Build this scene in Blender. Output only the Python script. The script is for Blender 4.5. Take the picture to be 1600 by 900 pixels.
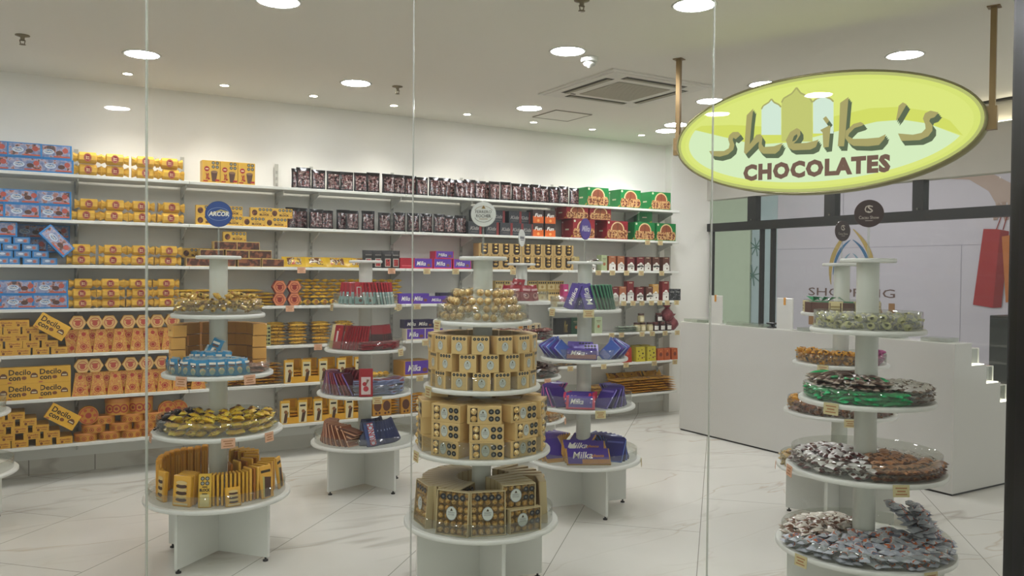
import bpy, bmesh, math, random
from mathutils import Vector, Matrix, Euler
random.seed(7)
PI = math.pi
sc = bpy.context.scene
for o in list(bpy.data.objects):
    bpy.data.objects.remove(o)
COL = sc.collection

# ------------------------------------------------------------------ camera
YAW, PITCH, ROLL, FPX, HC = math.radians(30.881), math.radians(1.117), math.radians(0.502), 1287.67, 1.5
fw = Vector((math.sin(YAW)*math.cos(PITCH), math.cos(YAW)*math.cos(PITCH), -math.sin(PITCH)))
rt = Vector((math.cos(YAW), -math.sin(YAW), 0.0))
up = rt.cross(fw)
rr = math.cos(ROLL)*rt + math.sin(ROLL)*up
uu = -math.sin(ROLL)*rt + math.cos(ROLL)*up
cd = bpy.data.cameras.new('camera')
cam = bpy.data.objects.new('camera', cd); COL.objects.link(cam)
cam.matrix_world = Matrix((( rr.x, uu.x, -fw.x, 0), (rr.y, uu.y, -fw.y, 0), (rr.z, uu.z, -fw.z, HC), (0, 0, 0, 1)))
cd.sensor_width = 36; cd.lens = FPX/1600*36; cd.clip_start = 0.05
sc.camera = cam

# ------------------------------------------------------------------ colour management, world, lights
vs = sc.view_settings
vs.view_transform = 'Standard'; vs.look = 'None'; vs.gamma = 1; vs.use_curve_mapping = False
vs.exposure = 0.0
BIG, SMALL_DISC, SPOT_W = 222.0, 95.0, 21.0
MALL_W, WORLD = 34.0, 0.85
sc.cycles.max_bounces = 8; sc.cycles.transparent_max_bounces = 24
sc.cycles.sample_clamp_indirect = 4.0
w = bpy.data.worlds.new('world'); sc.world = w; w.use_nodes = True
w.node_tree.nodes['Background'].inputs[0].default_value = (0.95, 0.97, 0.96, 1)
w.node_tree.nodes['Background'].inputs[1].default_value = WORLD
LAMP_COL = (1.0, 0.95, 0.88)
def area_light(name, loc, sx, sy, power, col=(1, 1, 1)):
    l = bpy.data.lights.new(name, 'AREA'); l.shape = 'RECTANGLE'; l.size = sx; l.size_y = sy; l.energy = power; l.color = col
    o = bpy.data.objects.new(name, l); COL.objects.link(o); o.location = loc; return o
area_light('concourse_fill_light', (8.4, 7.0, 3.25), 1.2, 3.0, MALL_W, (1.0, 0.94, 1.0))  # unseen fill lamps added over the concourse to brighten the hoarding
area_light('concourse_fill_light', (8.4, 3.6, 3.25), 1.2, 2.2, MALL_W*0.7, (1.0, 0.94, 1.0))

# ------------------------------------------------------------------ helpers: materials
def lin(h):
    h = h.lstrip('#'); c = [int(h[i:i+2], 16)/255 for i in (0, 2, 4)]
    return tuple(x/12.92 if x <= 0.04045 else ((x+0.055)/1.055)**2.4 for x in c) + (1,)
_M = {}
def M(hexc, rough=0.5, metal=0.0, spec=0.5, var=0.06):
    k = (hexc, rough, metal, spec, var)
    if k in _M: return _M[k]
    m = bpy.data.materials.new('mat_'+hexc.strip('#')); m.use_nodes = True
    nt = m.node_tree; b = nt.nodes['Principled BSDF']
    b.inputs['Roughness'].default_value = rough; b.inputs['Metallic'].default_value = metal
    b.inputs['Specular IOR Level'].default_value = spec
    c = lin(hexc)
    if var:
        tc = nt.nodes.new('ShaderNodeTexCoord'); n = nt.nodes.new('ShaderNodeTexNoise'); n.inputs['Scale'].default_value = 9
        mx = nt.nodes.new('ShaderNodeMix'); mx.data_type = 'RGBA'
        mx.inputs['A'].default_value = tuple(x*(1-var) for x in c[:3])+(1,)
        mx.inputs['B'].default_value = tuple(min(1, x*(1+var)) for x in c[:3])+(1,)
        nt.links.new(tc.outputs['Object'], n.inputs['Vector']); nt.links.new(n.outputs['Fac'], mx.inputs['Factor'])
        nt.links.new(mx.outputs['Result'], b.inputs['Base Color'])
    else:
        b.inputs['Base Color'].default_value = c
    _M[k] = m; return m
def busy(name, stops, scale=40, rough=0.3, metal=0.0, detail=2):
    if name in _M: return _M[name]
    m = bpy.data.materials.new('print_'+name); m.use_nodes = True
    nt = m.node_tree; b = nt.nodes['Principled BSDF']; b.inputs['Roughness'].default_value = rough; b.inputs['Metallic'].default_value = metal
    tc = nt.nodes.new('ShaderNodeTexCoord'); oi = nt.nodes.new('ShaderNodeObjectInfo')
    ad = nt.nodes.new('ShaderNodeVectorMath'); ad.operation = 'ADD'
    n = nt.nodes.new('ShaderNodeTexNoise'); n.inputs['Scale'].default_value = scale; n.inputs['Detail'].default_value = detail
    r = nt.nodes.new('ShaderNodeValToRGB'); r.color_ramp.interpolation = 'CONSTANT'
    e = r.color_ramp.elements
    while len(e) < len(stops): e.new(0.5)
    for i, (p, h) in enumerate(stops): e[i].position = p; e[i].color = lin(h)
    nt.links.new(tc.outputs['Object'], ad.inputs[0]); nt.links.new(oi.outputs['Random'], ad.inputs[1])
    nt.links.new(ad.outputs[0], n.inputs['Vector']); nt.links.new(n.outputs['Fac'], r.inputs[0]); nt.links.new(r.outputs[0], b.inputs['Base Color'])
    _M[name] = m; return m
def emis(hexc, s):
    k = ('e', hexc, s)
    if k in _M: return _M[k]
    m = bpy.data.materials.new('glow_'+hexc.strip('#')); m.use_nodes = True; nt = m.node_tree
    nt.nodes.remove(nt.nodes['Principled BSDF']); e = nt.nodes.new('ShaderNodeEmission')
    e.inputs[0].default_value = lin(hexc); e.inputs[1].default_value = s
    nt.links.new(e.outputs[0], nt.nodes['Material Output'].inputs[0]); _M[k] = m; return m
def clear(name, tint, haze, ior=1.45, hazecol='#e8e8e4', rough=0.03):
    if name in _M: return _M[name]
    m = bpy.data.materials.new(name); m.use_nodes = True; nt = m.node_tree; nt.nodes.remove(nt.nodes['Principled BSDF'])
    t = nt.nodes.new('ShaderNodeBsdfTransparent'); t.inputs[0].default_value = lin(tint)
    d = nt.nodes.new('ShaderNodeBsdfDiffuse'); d.inputs[0].default_value = lin(hazecol)
    g = nt.nodes.new('ShaderNodeBsdfGlossy'); g.inputs['Roughness'].default_value = rough
    fr = nt.nodes.new('ShaderNodeFresnel'); fr.inputs[0].default_value = ior
    a = nt.nodes.new('ShaderNodeMixShader'); a.inputs[0].default_value = haze
    b = nt.nodes.new('ShaderNodeMixShader')
    nt.links.new(t.outputs[0], a.inputs[1]); nt.links.new(d.outputs[0], a.inputs[2])
    ge = nt.nodes.new('ShaderNodeNewGeometry'); inv = nt.nodes.new('ShaderNodeMath'); inv.operation = 'SUBTRACT'; inv.inputs[0].default_value = 1
    mu = nt.nodes.new('ShaderNodeMath'); mu.operation = 'MULTIPLY'; nt.links.new(ge.outputs['Backfacing'], inv.inputs[1])
    nt.links.new(fr.outputs[0], mu.inputs[0]); nt.links.new(inv.outputs[0], mu.inputs[1])
    nt.links.new(mu.outputs[0], b.inputs[0]); nt.links.new(a.outputs[0], b.inputs[1]); nt.links.new(g.outputs[0], b.inputs[2])
    nt.links.new(b.outputs[0], nt.nodes['Material Output'].inputs[0]); _M[name] = m; return m

# ------------------------------------------------------------------ helpers: meshes
class MB:
    def __init__(s): s.v = []; s.f = []; s.fm = []; s.mats = []; s.sm = []
    def mi(s, m):
        if m not in s.mats: s.mats.append(m)
        return s.mats.index(m)
    def add(s, vs, fs, mat, smooth=False):
        o = len(s.v); s.v += [tuple(p) for p in vs]; k = s.mi(mat)
        for f in fs: s.f.append(tuple(i+o for i in f)); s.fm.append(k); s.sm.append(smooth)
    def box(s, x0, x1, y0, y1, z0, z1, mat, bev=0.0):
        if bev <= 0:
            vs = [(x, y, z) for z in (z0, z1) for y in (y0, y1) for x in (x0, x1)]
            s.add(vs, [(0,2,3,1),(4,5,7,6),(0,1,5,4),(2,6,7,3),(0,4,6,2),(1,3,7,5)], mat); return
        bm = bmesh.new(); bmesh.ops.create_cube(bm, size=1)
        for q in bm.verts: q.co = Vector(((x0+x1)/2+q.co.x*(x1-x0), (y0+y1)/2+q.co.y*(y1-y0), (z0+z1)/2+q.co.z*(z1-z0)))
        bmesh.ops.bevel(bm, geom=bm.edges[:], offset=bev, segments=1, affect='EDGES', profile=0.5)
        s.bm(bm, mat)
    def bm(s, bm, mat, smooth=False):
        bm.verts.index_update(); s.add([q.co[:] for q in bm.verts], [[q.index for q in f.verts] for f in bm.faces], mat, smooth); bm.free()
    def prism(s, pts, lo, hi, mat, axis='z'):
        n = len(pts)
        def P(a, b, t): return (a, b, t) if axis == 'z' else ((a, t, b) if axis == 'y' else (t, a, b))
        vs = [P(a, b, lo) for a, b in pts]+[P(a, b, hi) for a, b in pts]
        s.add(vs, [tuple(range(n))[::-1], tuple(range(n, 2*n))]+[(i, (i+1) % n, n+(i+1) % n, n+i) for i in range(n)], mat)
    def lathe(s, prof, n, mat, c=(0, 0, 0), smooth=True, close=False):
        vs = [(c[0]+r*math.cos(2*PI*i/n), c[1]+r*math.sin(2*PI*i/n), c[2]+z) for r, z in prof for i in range(n)]
        fs = []; K = len(prof)
        for k in range(K if close else K-1):
            q = (k+1) % K
            for i in range(n): fs.append((k*n+i, k*n+(i+1) % n, q*n+(i+1) % n, q*n+i))
        s.add(vs, fs, mat, smooth)
        if not close:
            if prof[0][0] > 1e-5: s.add([vs[i] for i in range(n)], [tuple(range(n))[::-1]], mat)
            if prof[-1][0] > 1e-5: s.add([vs[(K-1)*n+i] for i in range(n)], [tuple(range(n))], mat)
    def tube(s, a, b, r, mat, n=10):
        a = Vector(a); b = Vector(b); d = (b-a).normalized(); e = d.orthogonal().normalized(); g = d.cross(e)
        vs = [tuple(p+r*(math.cos(2*PI*i/n)*e+math.sin(2*PI*i/n)*g)) for p in (a, b) for i in range(n)]
        s.add(vs, [(i, (i+1) % n, n+(i+1) % n, n+i) for i in range(n)], mat, True)
        s.add(vs, [tuple(range(n))[::-1], tuple(range(n, 2*n))], mat)
    def sphere(s, c, r, mat, seg=10, ring=7, sz=1.0):
        bm = bmesh.new(); bmesh.ops.create_uvsphere(bm, u_segments=seg, v_segments=ring, radius=r)
        for q in bm.verts: q.co.z *= sz; q.co += Vector(c)
        s.bm(bm, mat, True)
    def grid(s, fn, nu, nv, mat, smooth=True):
        vs = [fn(i/nu, j/nv) for j in range(nv+1) for i in range(nu+1)]
        s.add(vs, [(j*(nu+1)+i, j*(nu+1)+i+1, (j+1)*(nu+1)+i+1, (j+1)*(nu+1)+i) for j in range(nv) for i in range(nu)], mat, smooth)
    def xf(s, mtx):
        s.v = [tuple(mtx @ Vector(p)) for p in s.v]; return s
    def mesh(s, name):
        me = bpy.data.meshes.new(name); me.from_pydata(s.v, [], s.f)
        for m in s.mats: me.materials.append(m)
        me.polygons.foreach_set('material_index', s.fm); me.polygons.foreach_set('use_smooth', s.sm)
        me.update(); return me
_TX = {}
def text_geo(t, bold=0.0, shear=0.0, gap=1.0):
    k = (t, bold, shear, gap)
    if k not in _TX:
        cu = bpy.data.curves.new('lettering', 'FONT'); cu.body = t; cu.size = 1; cu.offset = bold; cu.shear = shear; cu.resolution_u = 2; cu.space_character = gap
        o = bpy.data.objects.new('lettering', cu); COL.objects.link(o)
        me = bpy.data.meshes.new_from_object(o.evaluated_get(bpy.context.evaluated_depsgraph_get()))
        vs = [(q.co.x, q.co.y) for q in me.vertices]; fs = [tuple(p.vertices) for p in me.polygons]
        bpy.data.objects.remove(o); bpy.data.curves.remove(cu); bpy.data.meshes.remove(me)
        x0 = min(p[0] for p in vs); x1 = max(p[0] for p in vs); y0 = min(p[1] for p in vs); y1 = max(p[1] for p in vs)
        _TX[k] = ([((x-x0)/(x1-x0), (y-y0)/(y1-y0)) for x, y in vs], fs, (x1-x0)/(y1-y0))
    return _TX[k]
class Print:
    """Flat print on a plane: origin o, unit axes ex, ey, outward normal n, in metres scaled by (w, h)."""
    def __init__(s, mb, o, ex=(1, 0, 0), ey=(0, 0, 1), n=(0, -1, 0), w=1.0, h=1.0, step=0.0004):
        s.mb = mb; s.o = Vector(o); s.ex = Vector(ex); s.ey = Vector(ey); s.n = Vector(n); s.w = w; s.h = h; s.k = 1; s.step = step
        s.flip = s.ex.cross(s.ey).dot(s.n) < 0
    def P(s, u, v): return tuple(s.o+s.ex*(u*s.w)+s.ey*(v*s.h)+s.n*(s.k*s.step))
    def poly(s, pts, mat, up=True):
        r = range(len(pts)); s.mb.add([s.P(*p) for p in pts], [tuple(r)[::-1] if s.flip else tuple(r)], mat)
        if up: s.k += 1
        return s
    def rect(s, u0, v0, u1, v1, mat): return s.poly([(u0, v0), (u1, v0), (u1, v1), (u0, v1)], mat)
    def disc(s, u, v, r, mat, n=16, sy=1.0, up=True):
        return s.poly([(u+r*math.cos(2*PI*i/n)/s.w, v+sy*r*math.sin(2*PI*i/n)/s.h) for i in range(n)], mat, up)
    def ring(s, u, v, r, t, mat, n=20, sy=1.0, a0=0, a1=360):
        for i in range(n):
            a = math.radians(a0+(a1-a0)*i/n); b = math.radians(a0+(a1-a0)*(i+1)/n)
            s.poly([(u+q*math.cos(c)/s.w, v+sy*q*math.sin(c)/s.h) for q, c in ((r, a), (r, b), (r-t, b), (r-t, a))][::-1], mat, False)
        s.k += 1; return s
    def octs(s, us, vs, r, mat):
        for u in us:
            for v in vs: s.disc(u, v, r, mat, 8, up=False)
        s.k += 1; return s
    def text(s, t, u0, v0, u1, v1, mat, bold=0.02, shear=0.0, rot=0.0, gap=1.0):
        pts, fs, _ = text_geo(t, bold, shear, gap); c, d = math.cos(rot), math.sin(rot)
        W, H = (u1-u0)*s.w, (v1-v0)*s.h; cu, cv = (u0+u1)/2, (v0+v1)/2
        q = []
        for x, y in pts:
            a, b = (x-0.5)*W, (y-0.5)*H
            q.append(s.P(cu+(a*c-b*d)/s.w, cv+(a*d+b*c)/s.h))
        s.mb.add(q, [tuple(f)[::-1] if s.flip else tuple(f) for f in fs], mat); s.k += 1; return s
    def line(s, pts, wd, mat):
        for a, b in zip(pts, pts[1:]):
            A = Vector((a[0]*s.w, a[1]*s.h)); B = Vector((b[0]*s.w, b[1]*s.h)); d = (B-A)
            if d.length < 1e-9: continue
            d.normalize(); nn = Vector((-d.y, d.x))*wd/2
            s.poly([((p.x)/s.w, (p.y)/s.h) for p in (A-nn, B-nn, B+nn, A+nn)], mat, False)
        s.k += 1; return s

# ------------------------------------------------------------------ helpers: objects
def link(name, data, parent=None, loc=None, rot=None):
    o = bpy.data.objects.new(name, data); COL.objects.link(o)
    if parent is not None: o.parent = parent
    if loc is not None: o.location = loc
    if rot is not None: o.rotation_euler = rot
    return o
def tag(o, label=None, cat=None, group=None, kind=None):
    if label: o['label'] = label
    if cat: o['category'] = cat
    if group: o['group'] = group
    if kind: o['kind'] = kind
    return o
def part(name, mb, parent, label=None):
    o = link(name, mb.mesh(name), parent)
    if label: o['label'] = label
    return o
def struct(name, mb, parent=None):
    o = link(name, mb.mesh(name), parent)
    if parent is None: o['kind'] = 'structure'
    return o
class Kind:
    """One kind of goods: its own mesh and the meshes of its parts; put() makes an object per instance (meshes are shared)."""
    def __init__(s, name, cat, body, kids=()):
        s.name = name; s.cat = cat; s.body = body.mesh(name) if body else None
        s.kids = [(n, m.mesh(n), [(a, b.mesh(a)) for a, b in sub]) for n, m, sub in [(k+((),) if len(k) == 2 else k) for k in kids]]
    def put(s, loc, rot=(0, 0, 0), label='', group=None, sc=None, bare=False):
        if isinstance(rot, (int, float)): rot = (0, 0, rot)
        o = link(s.name, s.body, None, loc, rot); tag(o, label, s.cat, group)
        if sc: o.scale = (sc, sc, sc) if isinstance(sc, (int, float)) else sc
        if not bare:
            for n, m, sub in s.kids:
                c = link(n, m, o)
                for a, b in sub: link(a, b, c)
        return o
ORD = 'first second third fourth fifth sixth seventh eighth ninth tenth eleventh twelfth thirteenth fourteenth fifteenth sixteenth seventeenth eighteenth nineteenth twentieth twenty-first twenty-second twenty-third twenty-fourth twenty-fifth twenty-sixth twenty-seventh twenty-eighth twenty-ninth thirtieth thirty-first thirty-second thirty-third thirty-fourth thirty-fifth thirty-sixth'.split()
def onplane(px, py, y):
    d = fw*FPX+rr*(px-800)+uu*(450-py); return d.x/d.y*y
# ================================================================== THE SETTING
CEIL = 2.883; WALLY = 6.858; FACX = 6.60
def floor_mat():
    m = bpy.data.materials.new('marble_tile'); m.use_nodes = True; nt = m.node_tree; b = nt.nodes['Principled BSDF']
    tc = nt.nodes.new('ShaderNodeTexCoord'); mp = nt.nodes.new('ShaderNodeMapping')
    mp.inputs['Rotation'].default_value = (0, 0, -PI/4)
    mp.inputs['Location'].default_value = (0.3, -0.09, 0)
    br = nt.nodes.new('ShaderNodeTexBrick'); br.offset = 0.5
    br.inputs['Scale'].default_value = 1; br.inputs['Brick Width'].default_value = 1.48; br.inputs['Row Height'].default_value = 0.735
    br.inputs['Mortar Size'].default_value = 0.0022; br.inputs['Mortar Smooth'].default_value = 0
    L = nt.links.new
    L(tc.outputs['Object'], mp.inputs[0]); L(mp.outputs[0], br.inputs['Vector'])
    def vein(scale, width, seed, dist):
        n = nt.nodes.new('ShaderNodeTexNoise'); n.inputs['Scale'].default_value = scale; n.inputs['Detail'].default_value = 4; n.inputs['Distortion'].default_value = dist
        mq = nt.nodes.new('ShaderNodeMapping'); mq.inputs['Location'].default_value = (seed, seed*0.7, 0); mq.inputs['Scale'].default_value = (0.40, 1.6, 1)
        mq.inputs['Rotation'].default_value = (0, 0, -0.35)
        L(tc.outputs['Object'], mq.inputs[0]); L(mq.outputs[0], n.inputs['Vector'])
        s = nt.nodes.new('ShaderNodeMath'); s.operation = 'SUBTRACT'; s.inputs[1].default_value = 0.5; L(n.outputs['Fac'], s.inputs[0])
        a = nt.nodes.new('ShaderNodeMath'); a.operation = 'ABSOLUTE'; L(s.outputs[0], a.inputs[0])
        r = nt.nodes.new('ShaderNodeMapRange'); r.inputs['From Min'].default_value = 0; r.inputs['From Max'].default_value = width
        r.inputs['To Min'].default_value = 1; r.inputs['To Max'].default_value = 0; L(a.outputs[0], r.inputs['Value'])
        mk = nt.nodes.new('ShaderNodeTexNoise'); mk.inputs['Scale'].default_value = 1.1; L(mq.outputs[0], mk.inputs['Vector'])
        mr = nt.nodes.new('ShaderNodeMapRange'); mr.inputs['From Min'].default_value = 0.42; mr.inputs['From Max'].default_value = 0.62; L(mk.outputs['Fac'], mr.inputs['Value'])
        mu = nt.nodes.new('ShaderNodeMath'); mu.operation = 'MULTIPLY'; L(r.outputs[0], mu.inputs[0]); L(mr.outputs[0], mu.inputs[1])
        m2 = nt.nodes.new('ShaderNodeMath'); m2.operation = 'MULTIPLY'; m2.inputs[1].default_value = 0.6; L(mu.outputs[0], m2.inputs[0])
        return m2
    def mix(fac, a, col):
        x = nt.nodes.new('ShaderNodeMix'); x.data_type = 'RGBA'; x.inputs['B'].default_value = lin(col)
        if isinstance(a, str): x.inputs['A'].default_value = lin(a)
        else: L(a, x.inputs['A'])
        L(fac, x.inputs['Factor']); return x.outputs['Result']
    cl = nt.nodes.new('ShaderNodeTexNoise'); cl.inputs['Scale'].default_value = 1.6; cl.inputs['Detail'].default_value = 3; L(tc.outputs['Object'], cl.inputs['Vector'])
    c = mix(cl.outputs['Fac'], '#dcd9d0', '#c9c6be')
    v1 = vein(0.8, 0.013, 3.1, 0.35); v2 = vein(1.4, 0.010, 9.3, 0.5)
    c = mix(v1.outputs[0], c, '#a59c92'); c = mix(v2.outputs[0], c, '#b5a48f')
    c = mix(br.outputs['Fac'], c, '#8e8a82')
    L(c, b.inputs['Base Color']); b.inputs['Roughness'].default_value = 0.22; b.inputs['Specular IOR Level'].default_value = 0.45
    return m
MARBLE = floor_mat()
WALL = M('#efece6', 0.6, var=0.015); CEILM = M('#ebe7de', 0.75, var=0.012)
WHITE = M('#dcdcd6', 0.35, var=0.01); GLOSSW = M('#cbc9c4', 0.12, var=0.008); BLACK = M('#0d0d0c', 0.4); DKFRAME = M('#1d1d1a', 0.45)
m = MB(); m.box(-7, 12, -9, 12, -0.1, 0, MARBLE); struct('floor', m)
m = MB(); m.box(-6, FACX, -9, WALLY+0.15, CEIL, CEIL+0.12, CEILM); struct('ceiling', m)
m = MB(); m.box(-2.6, FACX, WALLY, WALLY+0.15, 0, CEIL, WALL); struct('wall_back', m)
m = MB(); m.box(-2.6, -2.45, 3.9, WALLY, 0, CEIL, WALL); struct('wall_left', m)
m = MB(); m.box(6.03, FACX, 6.755, WALLY-0.001, 0, CEIL-0.001, WALL); struct('pillar', m)
m = MB(); m.box(-2.45, 6.03, WALLY-0.012, WALLY-0.001, 0, 0.115, MARBLE); struct('baseboard_back', m)
m = MB(); m.box(-2.45, 6.03, WALLY-0.02, WALLY-0.001, 0.116, 0.262, WHITE); struct('trim_1', m)

# the shop window the photograph is taken through: panes at right angles to the view
GN = Vector((math.sin(YAW), math.cos(YAW), 0)); GR = Vector((math.cos(YAW), -math.sin(YAW), 0)); GD = 2.75
def gbox(mb, a0, a1, d0, d1, z0, z1, mat):
    k = MB(); k.box(a0, a1, d0, d1, z0, z1, mat)
    k.xf(Matrix(((GR.x, GN.x, 0, 0), (GR.y, GN.y, 0, 0), (0, 0, 1, 0), (0, 0, 0, 1))))
    mb.add(k.v, k.f, mat)
PANE = clear('shop_window_glass', '#fbfdfa', 0.0, 1.40, '#d8d8d0', 0.01)
EDGE = clear('polished_glass_edge', '#e4e8de', 0.5, 1.3, '#d9dad2', 0.2)
cuts = [-3.2, -2.15, -1.2219, -0.3332, 0.6643, 1.69]
for i in range(5):
    m = MB(); gbox(m, cuts[i]+0.0022, cuts[i+1]-0.0022, GD, GD+0.010, 0.02, CEIL-0.002, PANE); struct('window_%d' % (i+1), m)
for i in range(1, 5):
    m = MB(); gbox(m, cuts[i]-0.0020, cuts[i]+0.0020, GD-0.001, GD+0.011, 0.021, CEIL-0.003, EDGE); struct('trim_%d' % (i+1), m)
m = MB(); gbox(m, 1.693, 1.90, GD-0.05, GD+0.06, 0, CEIL-0.002, BLACK); struct('trim_6', m)
m = MB(); gbox(m, -3.2, 1.69, GD-0.02, GD+0.03, 0, 0.02, M('#8b8b86', 0.4)); struct('trim_7', m)

# the glazed side front with its black frame
GREENGL = clear('side_front_glass', '#f4f7f4', 0.004, 1.35, '#d0d8d0', 0.02)
m = MB()
m.box(FACX-0.045, FACX+0.045, 3.0, 6.80, 1.965, 2.052, DKFRAME)
m.box(FACX-0.06, FACX+0.02, 6.76, 6.90, 1.975, 2.03, DKFRAME)
struct('beam', m)
for i, (a, b) in enumerate([(6.06, 6.17), (5.09, 5.21), (4.21, 4.31), (3.22, 3.33)]):
    m = MB(); m.box(FACX-0.04, FACX+0.04, a, b, 2.053, 2.311, DKFRAME)
    m.box(FACX-0.046, FACX-0.04, (a+b)/2-0.008, (a+b)/2+0.008, 2.06, 2.075, M('#77766e', 0.3, 0.8)); struct('trim_%d' % (i+8), m)
for i, (a, b) in enumerate([(5.985, 6.012), (5.835, 5.868), (6.70, 6.725), (3.1, 3.13)]):
    m = MB(); m.box(FACX-0.025, FACX+0.025, a, b, 0, 1.964, DKFRAME); struct('trim_%d' % (i+12), m)
for i, (a, b) in enumerate([(6.013, 6.699), (5.869, 5.984), (3.131, 5.834)]):
    m = MB(); m.box(FACX-0.006, FACX+0.006, a, b, 0.01, 1.963, GREENGL); struct('window_%d' % (i+6), m)
m = MB(); m.box(FACX-0.006, FACX+0.006, 3.0, 6.80, 2.053, 2.31, GREENGL); struct('window_9', m)
m = MB(); m.box(FACX-0.05, FACX+0.09, 2.0, 6.755, 2.312, 2.69, M('#b9b5ad', 0.7)); struct('lintel', m)
m = MB(); m.box(FACX+0.0, FACX+0.09, 2.0, 6.755, 2.69, CEIL, M('#cfc9bc', 0.7)); struct('trim_16', m)
m = MB(); m.box(FACX-0.05, FACX-0.001, 2.0, 4.4, 2.868, CEIL-0.001, DKFRAME); struct('trim_17', m)
led = link('cove_light', None); led.location = (FACX-0.03, 2.9, 2.70)
m = MB(); m.box(-0.018, 0.018, -0.9, 0.85, -0.008, 0.004, WHITE); part('channel', m, led)
m = MB(); m.box(-0.014, 0.014, -0.88, 0.83, 0.0045, 0.008, emis('#fff4da', 9.0)); part('diffuser', m, led)
tag(led, 'warm white light strip lying on top of the lintel over the side glass', 'light')

# the concourse beyond it
HOARD = M('#c8bfce', 0.55, var=0.01)
HX = 10.0
m = MB(); m.box(HX, HX+0.12, 2.0, 8.79, 0, 2.9, HOARD)
p = Print(m, (HX-0.0005, 8.79, 0), (0, -1, 0), (0, 0, 1), (-1, 0, 0), 1, 1, 0.001)
SEAM = M('#a29cab', 0.6)
Y = lambda y: 8.79-y
p.rect(0.0, 1.878, 6.7, 1.884, SEAM)
p.rect(Y(5.905), 0, Y(5.898), 1.88, SEAM); p.rect(Y(7.62), 1.884, Y(7.614), 2.9, SEAM)
struct('wall_right', m)
m = MB(); p = Print(m, (HX-0.002, 8.79, 0), (0, -1, 0), (0, 0, 1), (-1, 0, 0), 1, 1, 0.001)
GOLD = M('#b4985a', 0.5); BLUE = M('#3b6a98', 0.5); BRN = M('#6b4f4a', 0.5); GBR = M('#9a6c42', 0.5)
def arc(pts, wd0, wd1, mat):
    n = len(pts)-1; L = []; R = []
    for i, (a, b) in enumerate(pts):
        t = i/n; wd = wd0+(wd1-wd0)*math.sin(PI*t)
        q0 = pts[max(0, i-1)]; q1 = pts[min(n, i+1)]; d = Vector((q1[0]-q0[0], q1[1]-q0[1])).normalized()
        L.append((a-d.y*wd/2, b+d.x*wd/2)); R.append((a+d.y*wd/2, b-d.x*wd/2))
    for i in range(n): p.poly([R[i], R[i+1], L[i+1], L[i]], mat, False)
    p.k += 1
def quad(a, b, c, n=12): return [((1-t)**2*a[0]+2*t*(1-t)*b[0]+t*t*c[0], (1-t)**2*a[1]+2*t*(1-t)*b[1]+t*t*c[1]) for t in [i/n for i in range(n+1)]]
cy = Y(7.47)
arches = []
for lay_ in range(3):
  m = MB(); p = Print(m, (HX-0.002, 8.79, 0), (0, -1, 0), (0, 0, 1), (-1, 0, 0), 1, 1, 0.001); arches.append(m)
  for sgn in (-1, 1):
    if lay_ == 0: arc(quad((cy+sgn*0.33, 1.36), (cy+sgn*0.42, 1.80), (cy+sgn*0.02, 2.14)), 0.012, 0.07, GOLD)
    if lay_ == 1: arc(quad((cy+sgn*0.30, 1.50), (cy+sgn*0.27, 1.84), (cy+sgn*0.02, 1.99)), 0.008, 0.045, BLUE)
    if lay_ == 2: arc(quad((cy+sgn*0.17, 1.55), (cy+sgn*0.13, 1.74), (cy+sgn*0.02, 1.80)), 0.006, 0.03, M('#7c97ad', 0.5))
m = MB(); p = Print(m, (HX-0.002, 8.79, 0), (0, -1, 0), (0, 0, 1), (-1, 0, 0), 1, 1, 0.001)
p.text('SHOPPING', Y(8.19), 1.195, Y(6.79), 1.31, BRN, 0.0)
p.text('DUBAI', Y(8.18), 0.76, Y(6.79), 1.125, GBR, 0.045)
cs = link('concourse_sign', None, None, (HX-0.002, 7.47, 1.4))
for nm_, mm_ in [('arch_emblem', q_) for q_ in arches]+[('lettering', m)]:
    mm_.v = [(a-HX+0.002, b-7.47, c-1.4) for a, b, c in mm_.v]; part(nm_, mm_, cs)
tag(cs, 'brown shopping centre lettering under a gold and blue arch on the pale hoarding', 'sign')
# the printed picture of an arm with shopping bags
m = MB(); p = Print(m, (HX-0.002, 8.79, 0), (0, -1, 0), (0, 0, 1), (-1, 0, 0), 1, 1, 0.001)
SKIN = M('#b79f98', 0.6); SKIN2 = M('#a38880', 0.6); RED = M('#a2262c', 0.5); RED2 = M('#84191f', 0.5); ORG = M('#bb6c34', 0.5); YEL = M('#cfa03a', 0.5)
p.poly([(Y(6.15), 2.72), (Y(5.82), 2.68), (Y(5.58), 2.52), (Y(5.49), 2.36), (Y(5.22), 2.38), (Y(5.30), 2.58), (Y(5.53), 2.72), (Y(5.80), 2.80), (Y(6.15), 2.79)][::1], SKIN)
for a, b, c, d in [(5.47, 2.38, 5.43, 2.20), (5.40, 2.38, 5.36, 2.16), (5.33, 2.40, 5.30, 2.19), (5.27, 2.42, 5.25, 2.24)]:
    p.line([(Y(a), b), (Y((a+c)/2)-0.01, (b+d)/2), (Y(c), d)], 0.055, SKIN if a != 5.40 else SKIN2)
p.line([(Y(5.44), 2.36), (Y(5.50), 2.26), (Y(5.49), 2.17)], 0.05, SKIN2)
p.line([(Y(5.48), 2.05), (Y(5.42), 2.22), (Y(5.36), 2.2)], 0.012, RED2); p.line([(Y(5.40), 2.05), (Y(5.36), 2.2), (Y(5.30), 2.22)], 0.012, RED2)
p.poly([(Y(5.74), 1.15), (Y(5.50), 1.12), (Y(5.40), 1.13), (Y(5.33), 2.03), (Y(5.47), 2.06), (Y(5.63), 2.07)], RED)
p.poly([(Y(5.50), 1.12), (Y(5.40), 1.13), (Y(5.33), 2.03), (Y(5.43), 2.05)], RED2)
p.poly([(Y(5.21), 1.38), (Y(5.0), 1.36), (Y(5.0), 2.04), (Y(5.28), 1.98)], RED)
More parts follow.
